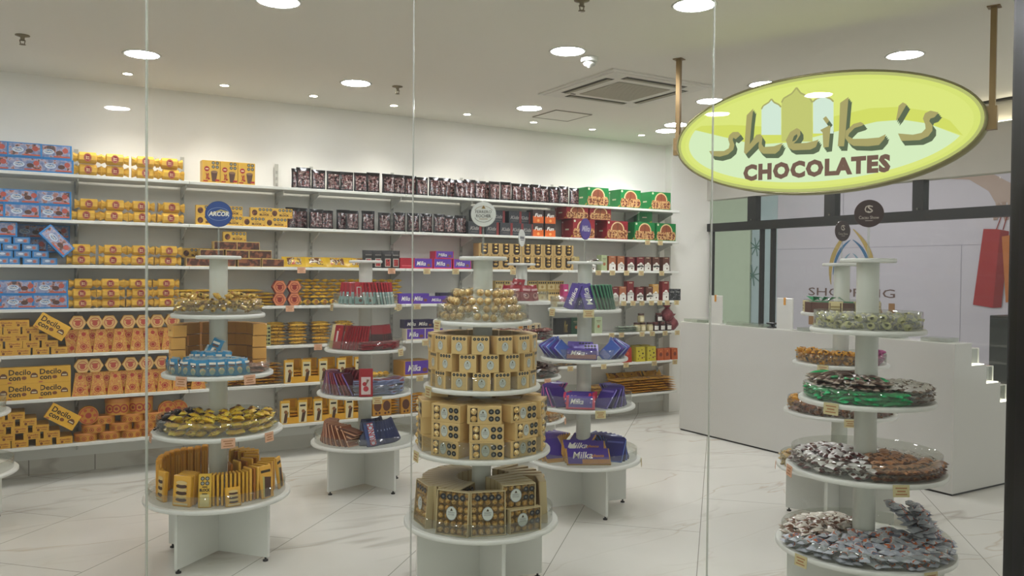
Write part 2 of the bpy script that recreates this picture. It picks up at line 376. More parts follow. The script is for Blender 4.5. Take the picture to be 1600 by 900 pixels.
p.poly([(Y(5.35), 1.19), (Y(5.22), 1.21), (Y(5.20), 2.0), (Y(5.41), 1.97)], ORG)
p.poly([(Y(5.24), 1.22), (Y(5.05), 1.24), (Y(5.05), 1.36), (Y(5.22), 1.40)], YEL)
part('shopping_picture', m, None); tag(bpy.data.objects['shopping_picture'], 'printed picture of an arm holding red and orange bags on the hoarding', 'poster')
m = MB(); m.box(HX, HX+0.12, 9.34, 12, 0, 3.4, M('#c3cdbb', 0.6)); struct('wall_east', m)
m = MB(); m.box(HX+0.02, HX+0.1, 8.81, 9.32, 0, 3.4, M('#aebcc6', 0.4))
p = Print(m, (HX+0.019, 9.33, 0), (0, -1, 0), (0, 0, 1), (-1, 0, 0), 1, 1, 0.001)
for u, v, r in ((0.10, 1.93, 0.15), (0.04, 1.48, 0.17)):
    for k in range(4):
        a = k*PI/4+0.2; p.line([(u-r*math.cos(a), v-r*math.sin(a)), (u+r*math.cos(a), v+r*math.sin(a))], 0.018, M('#54756e', 0.5))
struct('wall_north', m)
m = MB(); m.box(FACX+0.1, 12, -2, 12, 3.4, 3.5, CEILM); struct('slab', m)
m = MB(); m.box(8.2, 8.6, 8.6, 9.2, 0, 3.399, M('#cfcabf', 0.6)); 
k = link('storage_cabinet', None); k.location = (9.2, 4.55, 0)
m = MB(); m.box(-0.25, 0.25, -0.35, 0.41, 0, 1.08, M('#1b1d19', 0.5), 0.006); part('body', m, k)
m = MB(); m.box(-0.262, -0.251, -0.34, 0.03, 0.04, 1.05, M('#20221e', 0.5), 0.003); m.box(-0.262, -0.251, 0.04, 0.40, 0.04, 1.05, M('#20221e', 0.5), 0.003); part('door', m, k)
m = MB(); m.tube((-0.263, 0.10, 0.86), (-0.285, 0.10, 0.86), 0.014, M('#c9c9c4', 0.3, 0.8)); part('knob', m, k, 'small steel knob')
tag(k, 'tall black cabinet beyond the side glass under the shopping bag picture', 'cabinet')
k = Kind('drinks_tub', 'tub', (lambda q: (q.lathe([(0.055, 0), (0.07, 0.16), (0.072, 0.165)], 16, M('#b2562c', 0.5)), q)[1])(MB()), [('lid', (lambda q: (q.lathe([(0.075, 0.165), (0.075, 0.18), (0.02, 0.19)], 16, M('#d8d2c4', 0.4)), q)[1])(MB()))])
k.put((9.15, 4.72, 1.081), 0, 'orange tub with a pale lid on top of the black cabinet')

# ------------------------------------------------------------------ ceiling fittings
def downlight(x, y, i):
    o = link('round_downlight', None, None, (x, y, CEIL))
    m = MB(); m.lathe([(0.100, -0.003), (0.112, -0.004), (0.118, -0.0005), (0.100, -0.0005)], 32, WHITE, close=True); part('trim_ring', m, o)
    m = MB(); m.lathe([(0.0, -0.0025), (0.0995, -0.0025)], 32, emis('#f6f5ff', BIG)); part('diffuser', m, o)
    return o
BIGL = [(1.149, 4.29), (0.684, 5.822), (2.136, 5.844), (2.99, 3.193), (2.947, 4.275), (3.698, 5.925), (4.776, 3.205), (4.667, 4.245), (4.759, 4.885), (5.251, 5.834)]
BLAB = ['large round ceiling light cut by the top edge near the glass joint', 'large round ceiling light over the blue cartons, crossed by a glass joint', 'large round ceiling light between two sprinklers over the dark pouches', 'large round ceiling light at the top edge beside the clear glass joint',
        'large round ceiling light next to the smoke detector', 'large round ceiling light beside the access hatch', 'large round ceiling light just above the apostrophe end of the yellow sign', 'large round ceiling light peeping over the top rim of the yellow sign',
        'large round ceiling light at the upper rim of the sign, by the glass joint', 'large round ceiling light by the thin gold rod at the sign end near the shelves']
for i, (x, y) in enumerate(BIGL): tag(downlight(x, y, i), BLAB[i], 'ceiling light', 'large round downlights')
tag(downlight(5.40, 5.80+0.33, 0), 'large round ceiling light tucked behind the gold rod above the shelf end', 'ceiling light', 'large round downlights')
for x, y in [(-0.85, 5.82), (-0.65, 4.29), (1.2, 3.0)]: tag(downlight(x, y, 0), 'large round ceiling light of the same row outside the picture', 'ceiling light', 'large round downlights out of view')
for i, (x, y) in enumerate([(-3.777, 0.349), (1.568, -1.945), (0.662, -2.332)]): tag(downlight(x, y, 0), 'large round concourse ceiling light mirrored faintly in the shop glass', 'ceiling light', 'concourse downlights behind the viewer')
for i, a in enumerate((-1.8, -0.6, 0.6, 1.8)):  # unseen lamps added outside the glass to brighten the stand fronts
    q = GR*a+GN*2.1; tag(downlight(q.x, q.y, 0), 'large round fill light added unseen outside the shop window for the stand fronts', 'ceiling light', 'added fill lights along the shop window')
for i, x in enumerate([0.664, 1.326, 2.007, 2.692, 3.382, 4.072, 4.743, 5.354]):
    o = link('small_spotlight', None, None, (x, 6.45, CEIL))
    m = MB(); m.lathe([(0.030, -0.004), (0.038, -0.005), (0.042, -0.0005), (0.030, -0.0005)], 20, WHITE, close=True); part('trim_ring', m, o)
    m = MB(); m.lathe([(0.0, -0.003), (0.0295, -0.003)], 20, emis('#fff0d0', SMALL_DISC)); part('lens', m, o)
    tag(o, 'small recessed spotlight close to the shelf wall, %s counting toward the counter' % ORD[i], 'spotlight', 'small spotlights along the shelf wall')
    l = bpy.data.lights.new('spot_beam', 'SPOT'); l.energy = SPOT_W; l.spot_size = 1.9; l.spot_blend = 0.8; l.color = LAMP_COL; l.shadow_soft_size = 0.03
    s = link('spot_beam', l, None, (x, 6.45, CEIL-0.012))
spr = [(0.02, 5.735, 'brass sprinkler head in the ceiling corner above the blue cartons'), (2.437, 5.774, 'brass sprinkler head beside the large ceiling light over the dark pouches'), (2.454, 3.438, 'brass sprinkler head cut by the top edge of the picture')]
for x, y, lb in spr:
    o = link('fire_sprinkler', None, None, (x, y, CEIL))
    BR = M('#7d735f', 0.4, 0.7)
    m = MB(); m.lathe([(0.040, -0.0005), (0.040, -0.004), (0.012, -0.012), (0.012, -0.03)], 18, BR); part('rosette', m, o)
    m = MB(); m.tube((-0.014, 0, -0.03), (-0.010, 0, -0.052), 0.003, BR, 6); m.tube((0.014, 0, -0.03), (0.010, 0, -0.052), 0.003, BR, 6); m.box(-0.016, 0.016, -0.004, 0.004, -0.034, -0.028, BR); part('frame_arms', m, o)
    m = MB(); m.lathe([(0.004, -0.050), (0.018, -0.055), (0.018, -0.057), (0.0, -0.057)], 14, BR); part('deflector', m, o)
    tag(o, lb, 'sprinkler', 'sprinkler heads')
o = link('smoke_detector', None, None, (3.152, 4.325, CEIL))
m = MB(); m.lathe([(0.055, -0.0005), (0.055, -0.022), (0.050, -0.028)], 24, WHITE); part('mounting_base', m, o)
m = MB(); m.lathe([(0.034, -0.028), (0.034, -0.034), (0.040, -0.038), (0.036, -0.05), (0.016, -0.056), (0.012, -0.066), (0.0, -0.068)], 24, M('#c8c8c4', 0.4)); part('sensing_chamber', m, o)
tag(o, 'white smoke detector on the ceiling next to the air conditioner', 'smoke detector')
# ceiling air conditioner
o = link('cassette_air_conditioner', None, None, (3.915, 4.925, CEIL))
m = MB(); h = 0.47
m.prism([(-h, -h), (h, -h), (h, h), (-h, h)], -0.012, -0.0006, M('#e2ded6', 0.5), 'z')
m.prism([(-h+0.03, -h+0.03), (h-0.03, -h+0.03), (h-0.03, h-0.03), (-h+0.03, h-0.03)], -0.0185, -0.012, M('#e2ded6', 0.5), 'z'); part('panel', m, o)
m = MB(); m.box(-0.24, 0.24, -0.24, 0.24, -0.0225, -0.0190, M('#b3ad9f', 0.6))
for i in range(24): m.box(-0.232, 0.232, -0.235+i*0.02, -0.235+i*0.02+0.009, -0.0255, -0.0226, M('#c2bcae', 0.55))
part('intake_grille', m, o, 'darker ribbed intake grille')
for i in range(4):
    m = MB(); m.box(-0.28, 0.28, 0.31, 0.385, -0.0196, -0.0187, M('#4a4842', 0.6)); m.box(-0.27, 0.27, 0.325, 0.36, -0.026, -0.020, M('#9d9889', 0.5), 0.002)
    m.xf(Matrix.Rotation(i*PI/2, 4, 'Z')); part('air_outlet', m, o, 'dark slot with a grey louvre')
m = MB(); m.box(-0.30, -0.26, 0.262, 0.278, -0.022, -0.0188, M('#2c2b27', 0.4)); part('sensor_window', m, o)
tag(o, 'white four-way cassette air conditioner set in the shop ceiling', 'air conditioner')
o = link('access_hatch', None, None, (4.11, 6.04, CEIL))
m = MB(); m.box(-0.18, 0.18, -0.18, 0.18, -0.005, -0.0006, CEILM); part('hatch_panel', m, o)
m = MB()
for a, b, c, d in ((-0.19, 0.19, -0.19, -0.183), (-0.19, 0.19, 0.183, 0.19), (-0.19, -0.183, -0.183, 0.183), (0.183, 0.19, -0.183, 0.183)): m.box(a, b, c, d, -0.007, -0.0006, M('#8d8778', 0.6))
part('hatch_frame', m, o); tag(o, 'square ceiling access hatch with a thin dark outline', 'hatch')

# ------------------------------------------------------------------ the oval hanging sign
SD = Vector((0.35864, -0.93348, 0)); SN = Vector((-0.93348, -0.35864, 0)); SC_ = Vector((3.975, 3.2135, 2.312))
sg = link('oval_hanging_sign', None, None, SC_)
SA, SB = 0.872, 0.346
def smat(mb): return mb.xf(Matrix(((SD.x, -SN.x, 0, 0), (SD.y, -SN.y, 0, 0), (0, 0, 1, 0), (0, 0, 0, 1))))
def ell(k, n=72): return [((SA+k)*math.cos(2*PI*i/n), (SB+k)*math.sin(2*PI*i/n)) for i in range(n)]
RIM = M('#8f8a62', 0.35, 0.5)
m = MB(); n = 72; o_, i_ = ell(0.0), ell(-0.012)
vs = [(a, -0.05, b) for a, b in o_]+[(a, 0.05, b) for a, b in o_]+[(a, -0.05, b) for a, b in i_]+[(a, 0.048, b) for a, b in i_]
fs = []
for i in range(n):
    j = (i+1) % n; fs += [(i, j, n+j, n+i), (j, i, 2*n+i, 2*n+j), (2*n+i, 3*n+i, 3*n+j, 2*n+j)]
m.add(vs, fs, RIM, True); m.add([(a, 0.049, b) for a, b in o_], [tuple(range(n))], M('#77745c', 0.6)); smat(m); part('metal_band', m, sg)
E1 = 1.0
YG = emis('#dfe87c', E1); YG2 = emis('#dbe26c', E1); PALE = emis('#def2c8', E1); PBL = emis('#dbeee0', E1); OLV = emis('#cfd27c', E1*0.95); LINE = emis('#b9b774', E1*0.9)
m = MB(); p = Print(m, (0, -0.0465, 0), (1, 0, 0), (0, 0, 1), (0, -1, 0), 1, 1, 0.0006)
p.poly(ell(-0.0125), emis('#c6cb7c', 0.9)); p.poly(ell(-0.030), YG)
p.poly([(x*0.93, y*0.86-0.004) for x, y in ell(0)], emis('#e4ec84', E1))
wave = [(-0.748, 2.406), (-0.555, 2.344), (-0.35, 2.279), (-0.118, 2.273), (0.1, 2.308), (0.339, 2.344), (0.47, 2.341), (0.596, 2.307), (0.764, 2.227)]
wv = [(a, b-2.312) for a, b in wave]
def split_poly(upper):
    n = 64; pts = []
    aL = math.atan2(wv[0][1]/(SB*0.80), wv[0][0]/(SA*0.90)); aR = math.atan2(wv[-1][1]/(SB*0.80), wv[-1][0]/(SA*0.90))
    if upper: lo, hi = aR, aL
    else: lo, hi = aL, aR+2*PI
    if hi < lo: hi += 2*PI
    return [(SA*0.90*math.cos(lo+(hi-lo)*i/n), SB*0.80*math.sin(lo+(hi-lo)*i/n)) for i in range(n+1)]
p.poly(split_poly(False)+wv[::-1][1:-1], PALE)
# darker yellow sweep above the wave
band = [(-0.70, 0.115), (-0.5, 0.10), (-0.3, 0.07), (-0.1, 0.055), (0.1, 0.085), (0.3, 0.11), (0.45, 0.10), (0.6, 0.06), (0.70, 0.0)]
for i in range(len(wv)-1): p.poly([wv[i], wv[i+1], band[i+1], band[i]], YG2, False)
p.k += 1
off = lambda L: [(a, b-2.312) for a, b in L]
dL = off([(-0.312, 2.333), (-0.314, 2.487), (-0.303, 2.506), (-0.27, 2.522), (-0.254, 2.54), (-0.237, 2.518), (-0.209, 2.502), (-0.195, 2.485), (-0.192, 2.322)])
dC = off([(-0.189, 2.282), (-0.193, 2.512), (-0.181, 2.535), (-0.133, 2.557), (-0.106, 2.588), (-0.082, 2.554), (-0.031, 2.524), (-0.013, 2.491), (-0.009, 2.266)])
dR = off([(-0.006, 2.312), (-0.009, 2.494), (0.008, 2.508), (0.034, 2.516), (0.047, 2.534), (0.061, 2.514), (0.091, 2.498), (0.106, 2.481), (0.109, 2.301)])
for q, mt in ((dC, OLV), (dL, PBL), (dR, PBL)):
    p.poly(q[::-1], mt); p.line(q[1:-1], 0.009, LINE)
part('lit_face', m, sg, 'glowing yellow-green face with pale domes')
LET = {'s': [(-0.645, 2.264), (-0.626, 2.234), (-0.573, 2.223), (-0.52, 2.233), (-0.486, 2.259), (-0.479, 2.288), (-0.491, 2.318), (-0.488, 2.332), (-0.471, 2.322), (-0.439, 2.347), (-0.457, 2.365), (-0.491, 2.367), (-0.513, 2.351), (-0.521, 2.327), (-0.51, 2.295), (-0.516, 2.27), (-0.547, 2.256)],
 'h': [(-0.404, 2.46), (-0.363, 2.496), (-0.372, 2.42), (-0.383, 2.283), (-0.342, 2.336), (-0.317, 2.338), (-0.304, 2.317), (-0.308, 2.277), (-0.295, 2.259), (-0.233, 2.258), (-0.181, 2.273), (-0.2, 2.231), (-0.224, 2.213), (-0.298, 2.219), (-0.324, 2.242), (-0.328, 2.27), (-0.324, 2.294), (-0.337, 2.287), (-0.406, 2.224), (-0.418, 2.237), (-0.41, 2.367)],
 'e': [(-0.163, 2.288), (-0.138, 2.333), (-0.099, 2.352), (-0.079, 2.339), (-0.078, 2.311), (-0.097, 2.282), (-0.117, 2.264), (-0.042, 2.261), (0.004, 2.268), (0.027, 2.274), (0.012, 2.233), (-0.019, 2.22), (-0.12, 2.225), (-0.148, 2.243)],
 'i': [(0.035, 2.327), (0.086, 2.349), (0.093, 2.341), (0.084, 2.227), (0.054, 2.225), (0.049, 2.311)], 'dot': [(0.049, 2.391), (0.066, 2.403), (0.085, 2.376), (0.071, 2.358)],
 'k1': [(0.143, 2.469), (0.189, 2.497), (0.185, 2.445), (0.177, 2.321), (0.171, 2.25), (0.168, 2.223), (0.134, 2.226), (0.14, 2.328)],
 'k2': [(0.177, 2.309), (0.217, 2.343), (0.256, 2.35), (0.274, 2.337), (0.264, 2.329), (0.224, 2.32), (0.196, 2.293), (0.189, 2.278), (0.218, 2.26), (0.29, 2.255), (0.353, 2.255), (0.388, 2.27), (0.381, 2.245), (0.354, 2.214), (0.298, 2.212), (0.219, 2.221), (0.193, 2.24), (0.174, 2.268)],
 'ap': [(0.451, 2.417), (0.471, 2.433), (0.491, 2.42), (0.455, 2.355), (0.438, 2.335)],
 's2': [(0.45, 2.268), (0.524, 2.254), (0.567, 2.26), (0.586, 2.28), (0.583, 2.305), (0.572, 2.335), (0.582, 2.363), (0.608, 2.373), (0.647, 2.359), (0.628, 2.336), (0.608, 2.331), (0.603, 2.318), (0.619, 2.295), (0.619, 2.266), (0.6, 2.239), (0.558, 2.222), (0.467, 2.226)]}
KH = emis('#b7ad74', 0.92); DG = emis('#66735a', 0.9); CHB = emis('#7d6357', 0.92)
m = MB(); p = Print(m, (0, -0.0505, 0), (1, 0, 0), (0, 0, 1), (0, -1, 0), 1, 1, 0.0006)
dx, dy = 0.018, -0.027
eh = off([(-0.125, 2.276), (-0.115, 2.307), (-0.098, 2.317), (-0.094, 2.305), (-0.105, 2.282)])
for q in LET.values():
    q = off(q)
    for t in (0.33, 0.66, 1.0): p.poly([(a+dx*t, b+dy*t) for a, b in q][::-1], DG, False); p.k += 0.2
p.k += 1
for q in LET.values(): p.poly(off(q)[::-1] if sum((b[0]-a[0])*(b[1]+a[1]) for a, b in zip(q, q[1:]+q[:1])) > 0 else off(q), KH, False)
p.k += 1; p.poly(eh[::-1], DG)
p.text('CHOCOLATES', -0.42, 2.061-2.312, 0.415, 2.162-2.312, CHB, 0.062, 0, 0, 1.14)
smat(m); part('lettering', m, sg, 'khaki brush script over brown capitals')
lf = [c for c in sg.children if c.name.startswith('lit_face')][0]
lf.data.transform(Matrix(((SD.x, -SN.x, 0, 0), (SD.y, -SN.y, 0, 0), (0, 0, 1, 0), (0, 0, 0, 1))))
POLE = M('#8b7450', 0.3, 0.7)
for s, in ((-1,), (1,)):
    m = MB(); x = s*0.886
    m.box(x-0.014, x+0.014, -0.014, 0.014, -0.055 if s > 0 else 0.0, CEIL-2.312-0.001, POLE); m.box(x-0.024, x+0.024, -0.02, 0.02, -0.06 if s > 0 else -0.05, 0.06, POLE)
    m.box(x-0.03, x+0.03, -0.03, 0.03, CEIL-2.312-0.006, CEIL-2.312-0.0008, POLE)
    smat(m); part('hanging_rod', m, sg, 'gold coloured square rod')
tag(sg, 'glowing yellow oval shop sign with chocolates lettering hanging from the ceiling', 'sign')

# ------------------------------------------------------------------ the counter
ct = link('stepped_counter', None, None, (5.437, 3.24, 0))
prof = [(0, 0.015), (0, 1.035), (0.20, 1.035), (0.20, 0.88), (0.385, 0.88), (0.385, 0.745), (0.565, 0.745), (0.565, 0.60), (0.73, 0.60), (0.73, 0.015)]
m = MB(); L = 2.70
m.prism(prof, 0, L, GLOSSW, 'y'); part('body', m, ct)
m = MB(); m.box(0.008, 0.72, 0.008, L-0.008, 0, 0.0148, BLACK); part('plinth', m, ct, 'black recessed plinth')
m = MB(); m.box(0.003, 0.197, 0.0, L, 1.0352, 1.039, M('#e9e7df', 0.1)); part('worktop', m, ct)
for i, y in enumerate([0.0, 0.9, 1.8]):
    for k, (x, z) in enumerate([(0.205, 0.8802), (0.39, 0.7452), (0.57, 0.6002)]):
        m = MB(); m.box(x+0.004, x+0.155, y+0.004, y+0.85, z, z+0.006, emis('#fff8e8', 2.6)); part('step_light', m, ct, 'bright white strip light on a step')
tag(ct, 'long white glossy counter with display steps on its far side', 'counter')
ACR = clear('clear_acrylic', '#f2f4f0', 0.10, 1.45, '#e2e4de', 0.04)
def acrylic(name, w_, d_, h_, loc, label, grp, fill=None, cat='display box'):
    o = link(name, None, None, loc); t = 0.004
    m = MB()
    m.box(-w_/2, w_/2, -d_/2, d_/2, 0, t, ACR); m.box(-w_/2, w_/2, -d_/2, -d_/2+t, t, h_, ACR); m.box(-w_/2, w_/2, d_/2-t, d_/2, t, h_, ACR)
    m.box(-w_/2, -w_/2+t, -d_/2+t, d_/2-t, t, h_, ACR); m.box(w_/2-t, w_/2, -d_/2+t, d_/2-t, t, h_, ACR); part('tray_wall', m, o)
    m = MB(); m.box(-w_/2-0.003, w_/2+0.003, -d_/2-0.003, d_/2+0.003, h_, h_+0.005, M('#eceee8', 0.15)) if fill else m.box(-w_/2-0.002, w_/2+0.002, -d_/2-0.002, d_/2+0.002, h_, h_+0.003, ACR)
    part('lid', m, o)
    if fill:
        m = MB(); e = 0.0035; WE = M('#f4f4ee', 0.15)  # white corner posts stand in for bright highlights on the clear edges
        for a in (-1, 1):
            for b in (-1, 1): m.box(a*w_/2-e, a*w_/2+e, b*d_/2-e, b*d_/2+e, t, h_-0.0005, WE)
        m.box(-w_/2*0.55, w_/2*0.55, -d_/2*0.6, d_/2*0.6, t+0.0005, h_*0.45, M('#8a6a52', 0.4), 0.004); part('edge_highlights_and_fill', m, o)
    tag(o, label, cat, grp); return o
for k, (x, z, lb) in enumerate([(0.285, 0.8802, 'clear acrylic box lit on the upper step of the white counter'), (0.47, 0.7452, 'clear acrylic box lit on the middle step of the white counter'), (0.645, 0.6002, 'clear acrylic box lit on the lowest step of the white counter')]):
    acrylic('acrylic_step_box', 0.13, 0.20, 0.105, (5.437+x, 3.38, z+0.0062), lb, 'acrylic boxes on the counter steps', 1)
for i, y in enumerate([3.42, 3.80, 4.18, 4.50, 5.07, 5.29, 5.66, 5.84]):
    acrylic('acrylic_counter_tray', 0.15, 0.19, 0.026, (5.55, y, 1.0392), 'low clear acrylic tray on the white counter top, %s from the stepped end' % ORD[i], 'acrylic trays on the counter top', None, 'tray')
for y, lb in ((5.515, 'tall white card holder with an orange clip on the counter, nearer the shelves'), (4.72, 'tall white card holder with an orange clip on the counter, beside the stands')):
    o = link('card_holder', None, None, (5.475, y, 1.0392))
    m = MB(); m.box(-0.004, 0.004, -0.085, 0.085, 0, 0.262, M('#cfcec8', 0.25), 0.002); m.box(-0.03, 0.04, -0.085, 0.085, 0.0, 0.005, M('#e6e5e0', 0.25)); part('panel', m, o)
    m = MB(); m.box(-0.008, 0.008, -0.010, 0.010, 0.205, 0.266, M('#c9892e', 0.5)); part('clip', m, o, 'orange clip')
    tag(o, lb, 'card holder', 'card holders on the counter')
o = link('barcode_scanner', None, None, (5.56, 4.93, 1.0392))
m = MB(); m.lathe([(0.045, 0), (0.045, 0.008), (0.012, 0.014), (0.010, 0.03)], 16, BLACK); part('foot', m, o)
m = MB(); m.box(-0.03, 0.03, -0.045, 0.045, 0.029, 0.045, BLACK, 0.006); part('head', m, o)
tag(o, 'small black scanner lying on the counter beside a white card holder', 'scanner')
# ================================================================== WALL SHELVES
ZS = [2.145, 1.825, 1.511, 1.205, 0.889, 0.582, 0.257]
SHN = ['top shelf', 'second shelf', 'third shelf', 'fourth shelf', 'fifth shelf', 'sixth shelf', 'bottom shelf']
YF = 6.528; TH = 0.022
STEEL = M('#b9b7ae', 0.45); SLOT = M('#6e6c66', 0.6)
BAYS = [(-1.6, 1.09), (1.093, 2.84), (2.843, 4.54), (4.543, 5.945)]
BAYN = ['at the blue carton end', 'under the yellow cartons beside the slotted uprights', 'in the middle bay of the wall', 'at the counter end of the wall']
UPR = [0.36, 1.09, 1.82, 2.11, 2.84, 3.53, 4.54, 5.47, 5.93]
for k, z in enumerate(ZS):
    for b, (x0, x1) in enumerate(BAYS):
        o = link('display_shelf', None, None, ((x0+x1)/2, 6.70, z)); h = (x1-x0)/2
        m = MB(); m.box(-h, h, YF-6.70, WALLY-0.019-6.70, -TH/2, TH/2, WHITE, 0.002); part('shelf_board', m, o)
        for x in UPR:
            if x0 <= x < x1+0.01:
                m = MB(); xx = x-(x0+x1)/2; xx = min(max(xx, -h+0.006), h-0.006)
                m.prism([(WALLY-0.026-6.70, -TH/2-0.0005), (WALLY-0.026-6.70, -TH/2-0.085), (WALLY-0.05-6.70, -TH/2-0.08), (YF+0.09-6.70, -TH/2-0.016), (YF+0.09-6.70, -TH/2-0.0005)], xx-0.004, xx+0.004, WHITE, 'x'); part('bracket', m, o)
        tag(o, 'white shelf board %s, %s of the seven levels' % (BAYN[b], 'top' if k == 0 else 'bottom' if k == 6 else ORD[k]), 'shelf', 'white wall shelf boards')
for i, x in enumerate(UPR):
    m = MB(); m.box(x-0.014, x+0.014, WALLY-0.025, WALLY-0.0205, 0.27, 2.37, STEEL)
    p = Print(m, (x, WALLY-0.025, 0), w=1, h=1)
    for j in range(40):
        p.rect(-0.006, 0.3+j*0.051, -0.002, 0.325+j*0.051, SLOT); p.k -= 1; p.rect(0.002, 0.3+j*0.051, 0.006, 0.325+j*0.051, SLOT); p.k -= 1
    tag(link('slotted_upright', m.mesh('slotted_upright')), 'slotted grey steel upright on the shelf wall, %s counting toward the counter' % ORD[i], 'shelf upright', 'slotted steel uprights')

# ------------------------------------------------------------------ printed colours
OCT = M('#14161a', 0.5, var=0); INK = M('#33260f', 0.5, var=0); WH = M('#e9e6dc', 0.45, var=0); CREAM = M('#d9cba3', 0.5)
YEL_ = M('#d9a531', 0.4); YEL2 = M('#dcae46', 0.35); DYEL = M('#b9842a', 0.45); BLU = M('#2f7dbd', 0.3); DBLU = M('#1c5c93', 0.35)
REDP = M('#a3222a', 0.4); MAR = M('#6d1f20', 0.4); BRNP = M('#5a3626', 0.45); PUR = M('#5b3a9c', 0.3); PINKR = M('#c92a55', 0.35); GRNP = M('#157c3d', 0.4)
GOLDC = M('#d4b478', 0.36, 0.15); GOLDC2 = M('#a07c3e', 0.35, 0.3); FOIL = M('#c8a765', 0.28, 0.75); ORGP = M('#d8641f', 0.4); TAN = M('#b9784a', 0.45)
WAFER = busy('wafer_art', [(0, '#6f7fa6'), (0.40, '#8c93b4'), (0.5, '#a9a3b6'), (0.57, '#a8766c'), (0.64, '#5b4a4a')], 30)
DARKART = busy('dark_pouch_art', [(0, '#141214'), (0.43, '#6a2f32'), (0.475, '#1a1618'), (0.51, '#94827d'), (0.54, '#1e191b'), (0.585, '#7a3236'), (0.62, '#c2bcb6'), (0.66, '#241c1e')], 50, 0.2)
CHOCART = busy('chocolate_art', [(0, '#4a2a1c'), (0.5, '#6b3c28'), (0.58, '#8c5536')], 30, 0.5)
REDART = busy('red_swirl_art', [(0, '#d6a148'), (0.42, '#c4583f'), (0.465, '#d8a650'), (0.55, '#c24d38'), (0.60, '#dcb05c')], 52, 0.4)
GIFTART = busy('cake_art', [(0, '#6d3517'), (0.42, '#b9814a'), (0.5, '#e0bd86'), (0.57, '#8a4526'), (0.63, '#d9b077')], 46, 0.4)
YELART = busy('yellow_wrap_art', [(0, '#d2a526'), (0.50, '#deb838'), (0.60, '#5d3b1a'), (0.635, '#e2c04a')], 30, 0.28)
BARART = busy('bar_wrap_art', [(0, '#c9982e'), (0.46, '#dcb046'), (0.56, '#4c3018'), (0.61, '#d6a740')], 34, 0.3)
def carton(w_, d_, h_, col, bev=0.0012):
    m = MB(); m.box(-w_/2, w_/2, -d_/2, d_/2, 0, h_, col, bev); return m
def front(m, w_, d_, h_): return Print(m, (-w_/2, -d_/2-0.0002, 0), w=w_, h=h_)
# blue wafer carton: face and end
m = MB(); p = front(m, 0.222, 0.045, 0.098)
p.rect(0.06, 0.12, 0.95, 0.93, WAFER); p.disc(0.36, 0.5, 0.034, M('#c9d6e6', 0.35), 18, 0.55); p.disc(0.36, 0.52, 0.026, M('#4a6f9e', 0.35), 16, 0.45)
p.disc(0.66, 0.45, 0.022, M('#5a3a30', 0.4), 12, 0.7); p.disc(0.82, 0.62, 0.018, M('#b4564a', 0.4), 12); p.rect(0.5, 0.12, 0.95, 0.22, M('#c25c46', 0.4)); p.text('Wafer', 0.25, 0.44, 0.47, 0.6, WH, 0.02, 0.2)
K_BLUE = Kind('wafer_carton', 'box', carton(0.222, 0.045, 0.098, BLU), [('front_print', m)])
m = MB(); p = front(m, 0.100, 0.222, 0.046); p.rect(0.1, 0.18, 0.9, 0.85, M('#7d93b4', 0.4)); p.disc(0.4, 0.55, 0.016, M('#c3cede', 0.4), 12, 0.5); p.disc(0.7, 0.45, 0.011, M('#b0685a', 0.4), 10)
K_BLUE_E = Kind('wafer_carton', 'box', carton(0.100, 0.222, 0.046, BLU), [('end_print', m)])
# yellow alfajor carton with lettering
m = MB(); p = front(m, 0.205, 0.05, 0.112)
p.text('Decilo', 0.08, 0.52, 0.72, 0.86, INK, 0.022); p.text('con', 0.08, 0.19, 0.42, 0.42, INK, 0.03)
p.disc(0.52, 0.33, 0.015, M('#7e4a22', 0.5), 12, 0.8); p.poly([(0.70, 0.34), (0.92, 0.34), (0.91, 0.52), (0.85, 0.63), (0.77, 0.63), (0.71, 0.52)], M('#6b4423', 0.5)); p.rect(0.74, 0.40, 0.88, 0.47, CREAM); p.rect(0.05, 0.04, 0.16, 0.10, M('#a9523a', 0.5))
K_DEC = Kind('cookie_carton', 'box', carton(0.205, 0.05, 0.112, YEL_), [('front_print', m)])
m = MB(); p = front(m, 0.100, 0.205, 0.048); p.text('Decilo', 0.22, 0.5, 0.88, 0.74, M('#9a4f2c', 0.5), 0.03); p.disc(0.35, 0.28, 0.009, M('#7e4a22', 0.5), 10); p.rect(0.52, 0.22, 0.85, 0.34, M('#b0762e', 0.5))
K_DEC_E = Kind('cookie_carton', 'box', carton(0.100, 0.205, 0.048, M('#d6a23a', 0.42)), [('end_print', m)])
# candy shaped gift box
def candybox():
    m = MB(); st = [(-0.098, 0.036), (-0.094, 0.034), (-0.066, 0.022), (-0.056, 0.037), (0.056, 0.037), (0.066, 0.022), (0.094, 0.034), (0.098, 0.036)]
    vs = []; n = 8
    for j, (x, r) in enumerate(st):
        for i in range(n):
            a = 2*PI*i/n+PI/8; rr_ = r*(1.0 if 2 <= j <= 5 else (1.06 if i % 2 else 0.88)); ry = rr_*1.15; rz_ = rr_
            if j in (3, 4): s = 0.0365; ry, rz_ = (0.044/abs(math.cos(PI/8)), 0.0365/abs(math.cos(PI/8)))
            vs.append((x, ry*math.cos(a), 0.037+rz_*math.sin(a)*(0.97)))
    fs = [tuple(range(n))[::-1], tuple(range(len(vs)-n, len(vs)))]
    for j in range(len(st)-1):
        for i in range(n): fs.append((j*n+i, j*n+(i+1) % n, (j+1)*n+(i+1) % n, (j+1)*n+i))
    m.add(vs, fs, YEL2); return m
m = MB(); p = Print(m, (0, -0.0445, 0.037), w=1, h=1); p.disc(0.0, 0, 0.0265, M('#8a1a1e', 0.4), 20); p.ring(0, 0, 0.023, 0.002, M('#d8a07a', 0.5)); p.text('Bon', -0.012, -0.001, 0.012, 0.010, M('#e6c9a2', 0.5), 0.02); p.text('Bon', -0.012, -0.012, 0.012, -0.002, M('#e6c9a2', 0.5), 0.02)
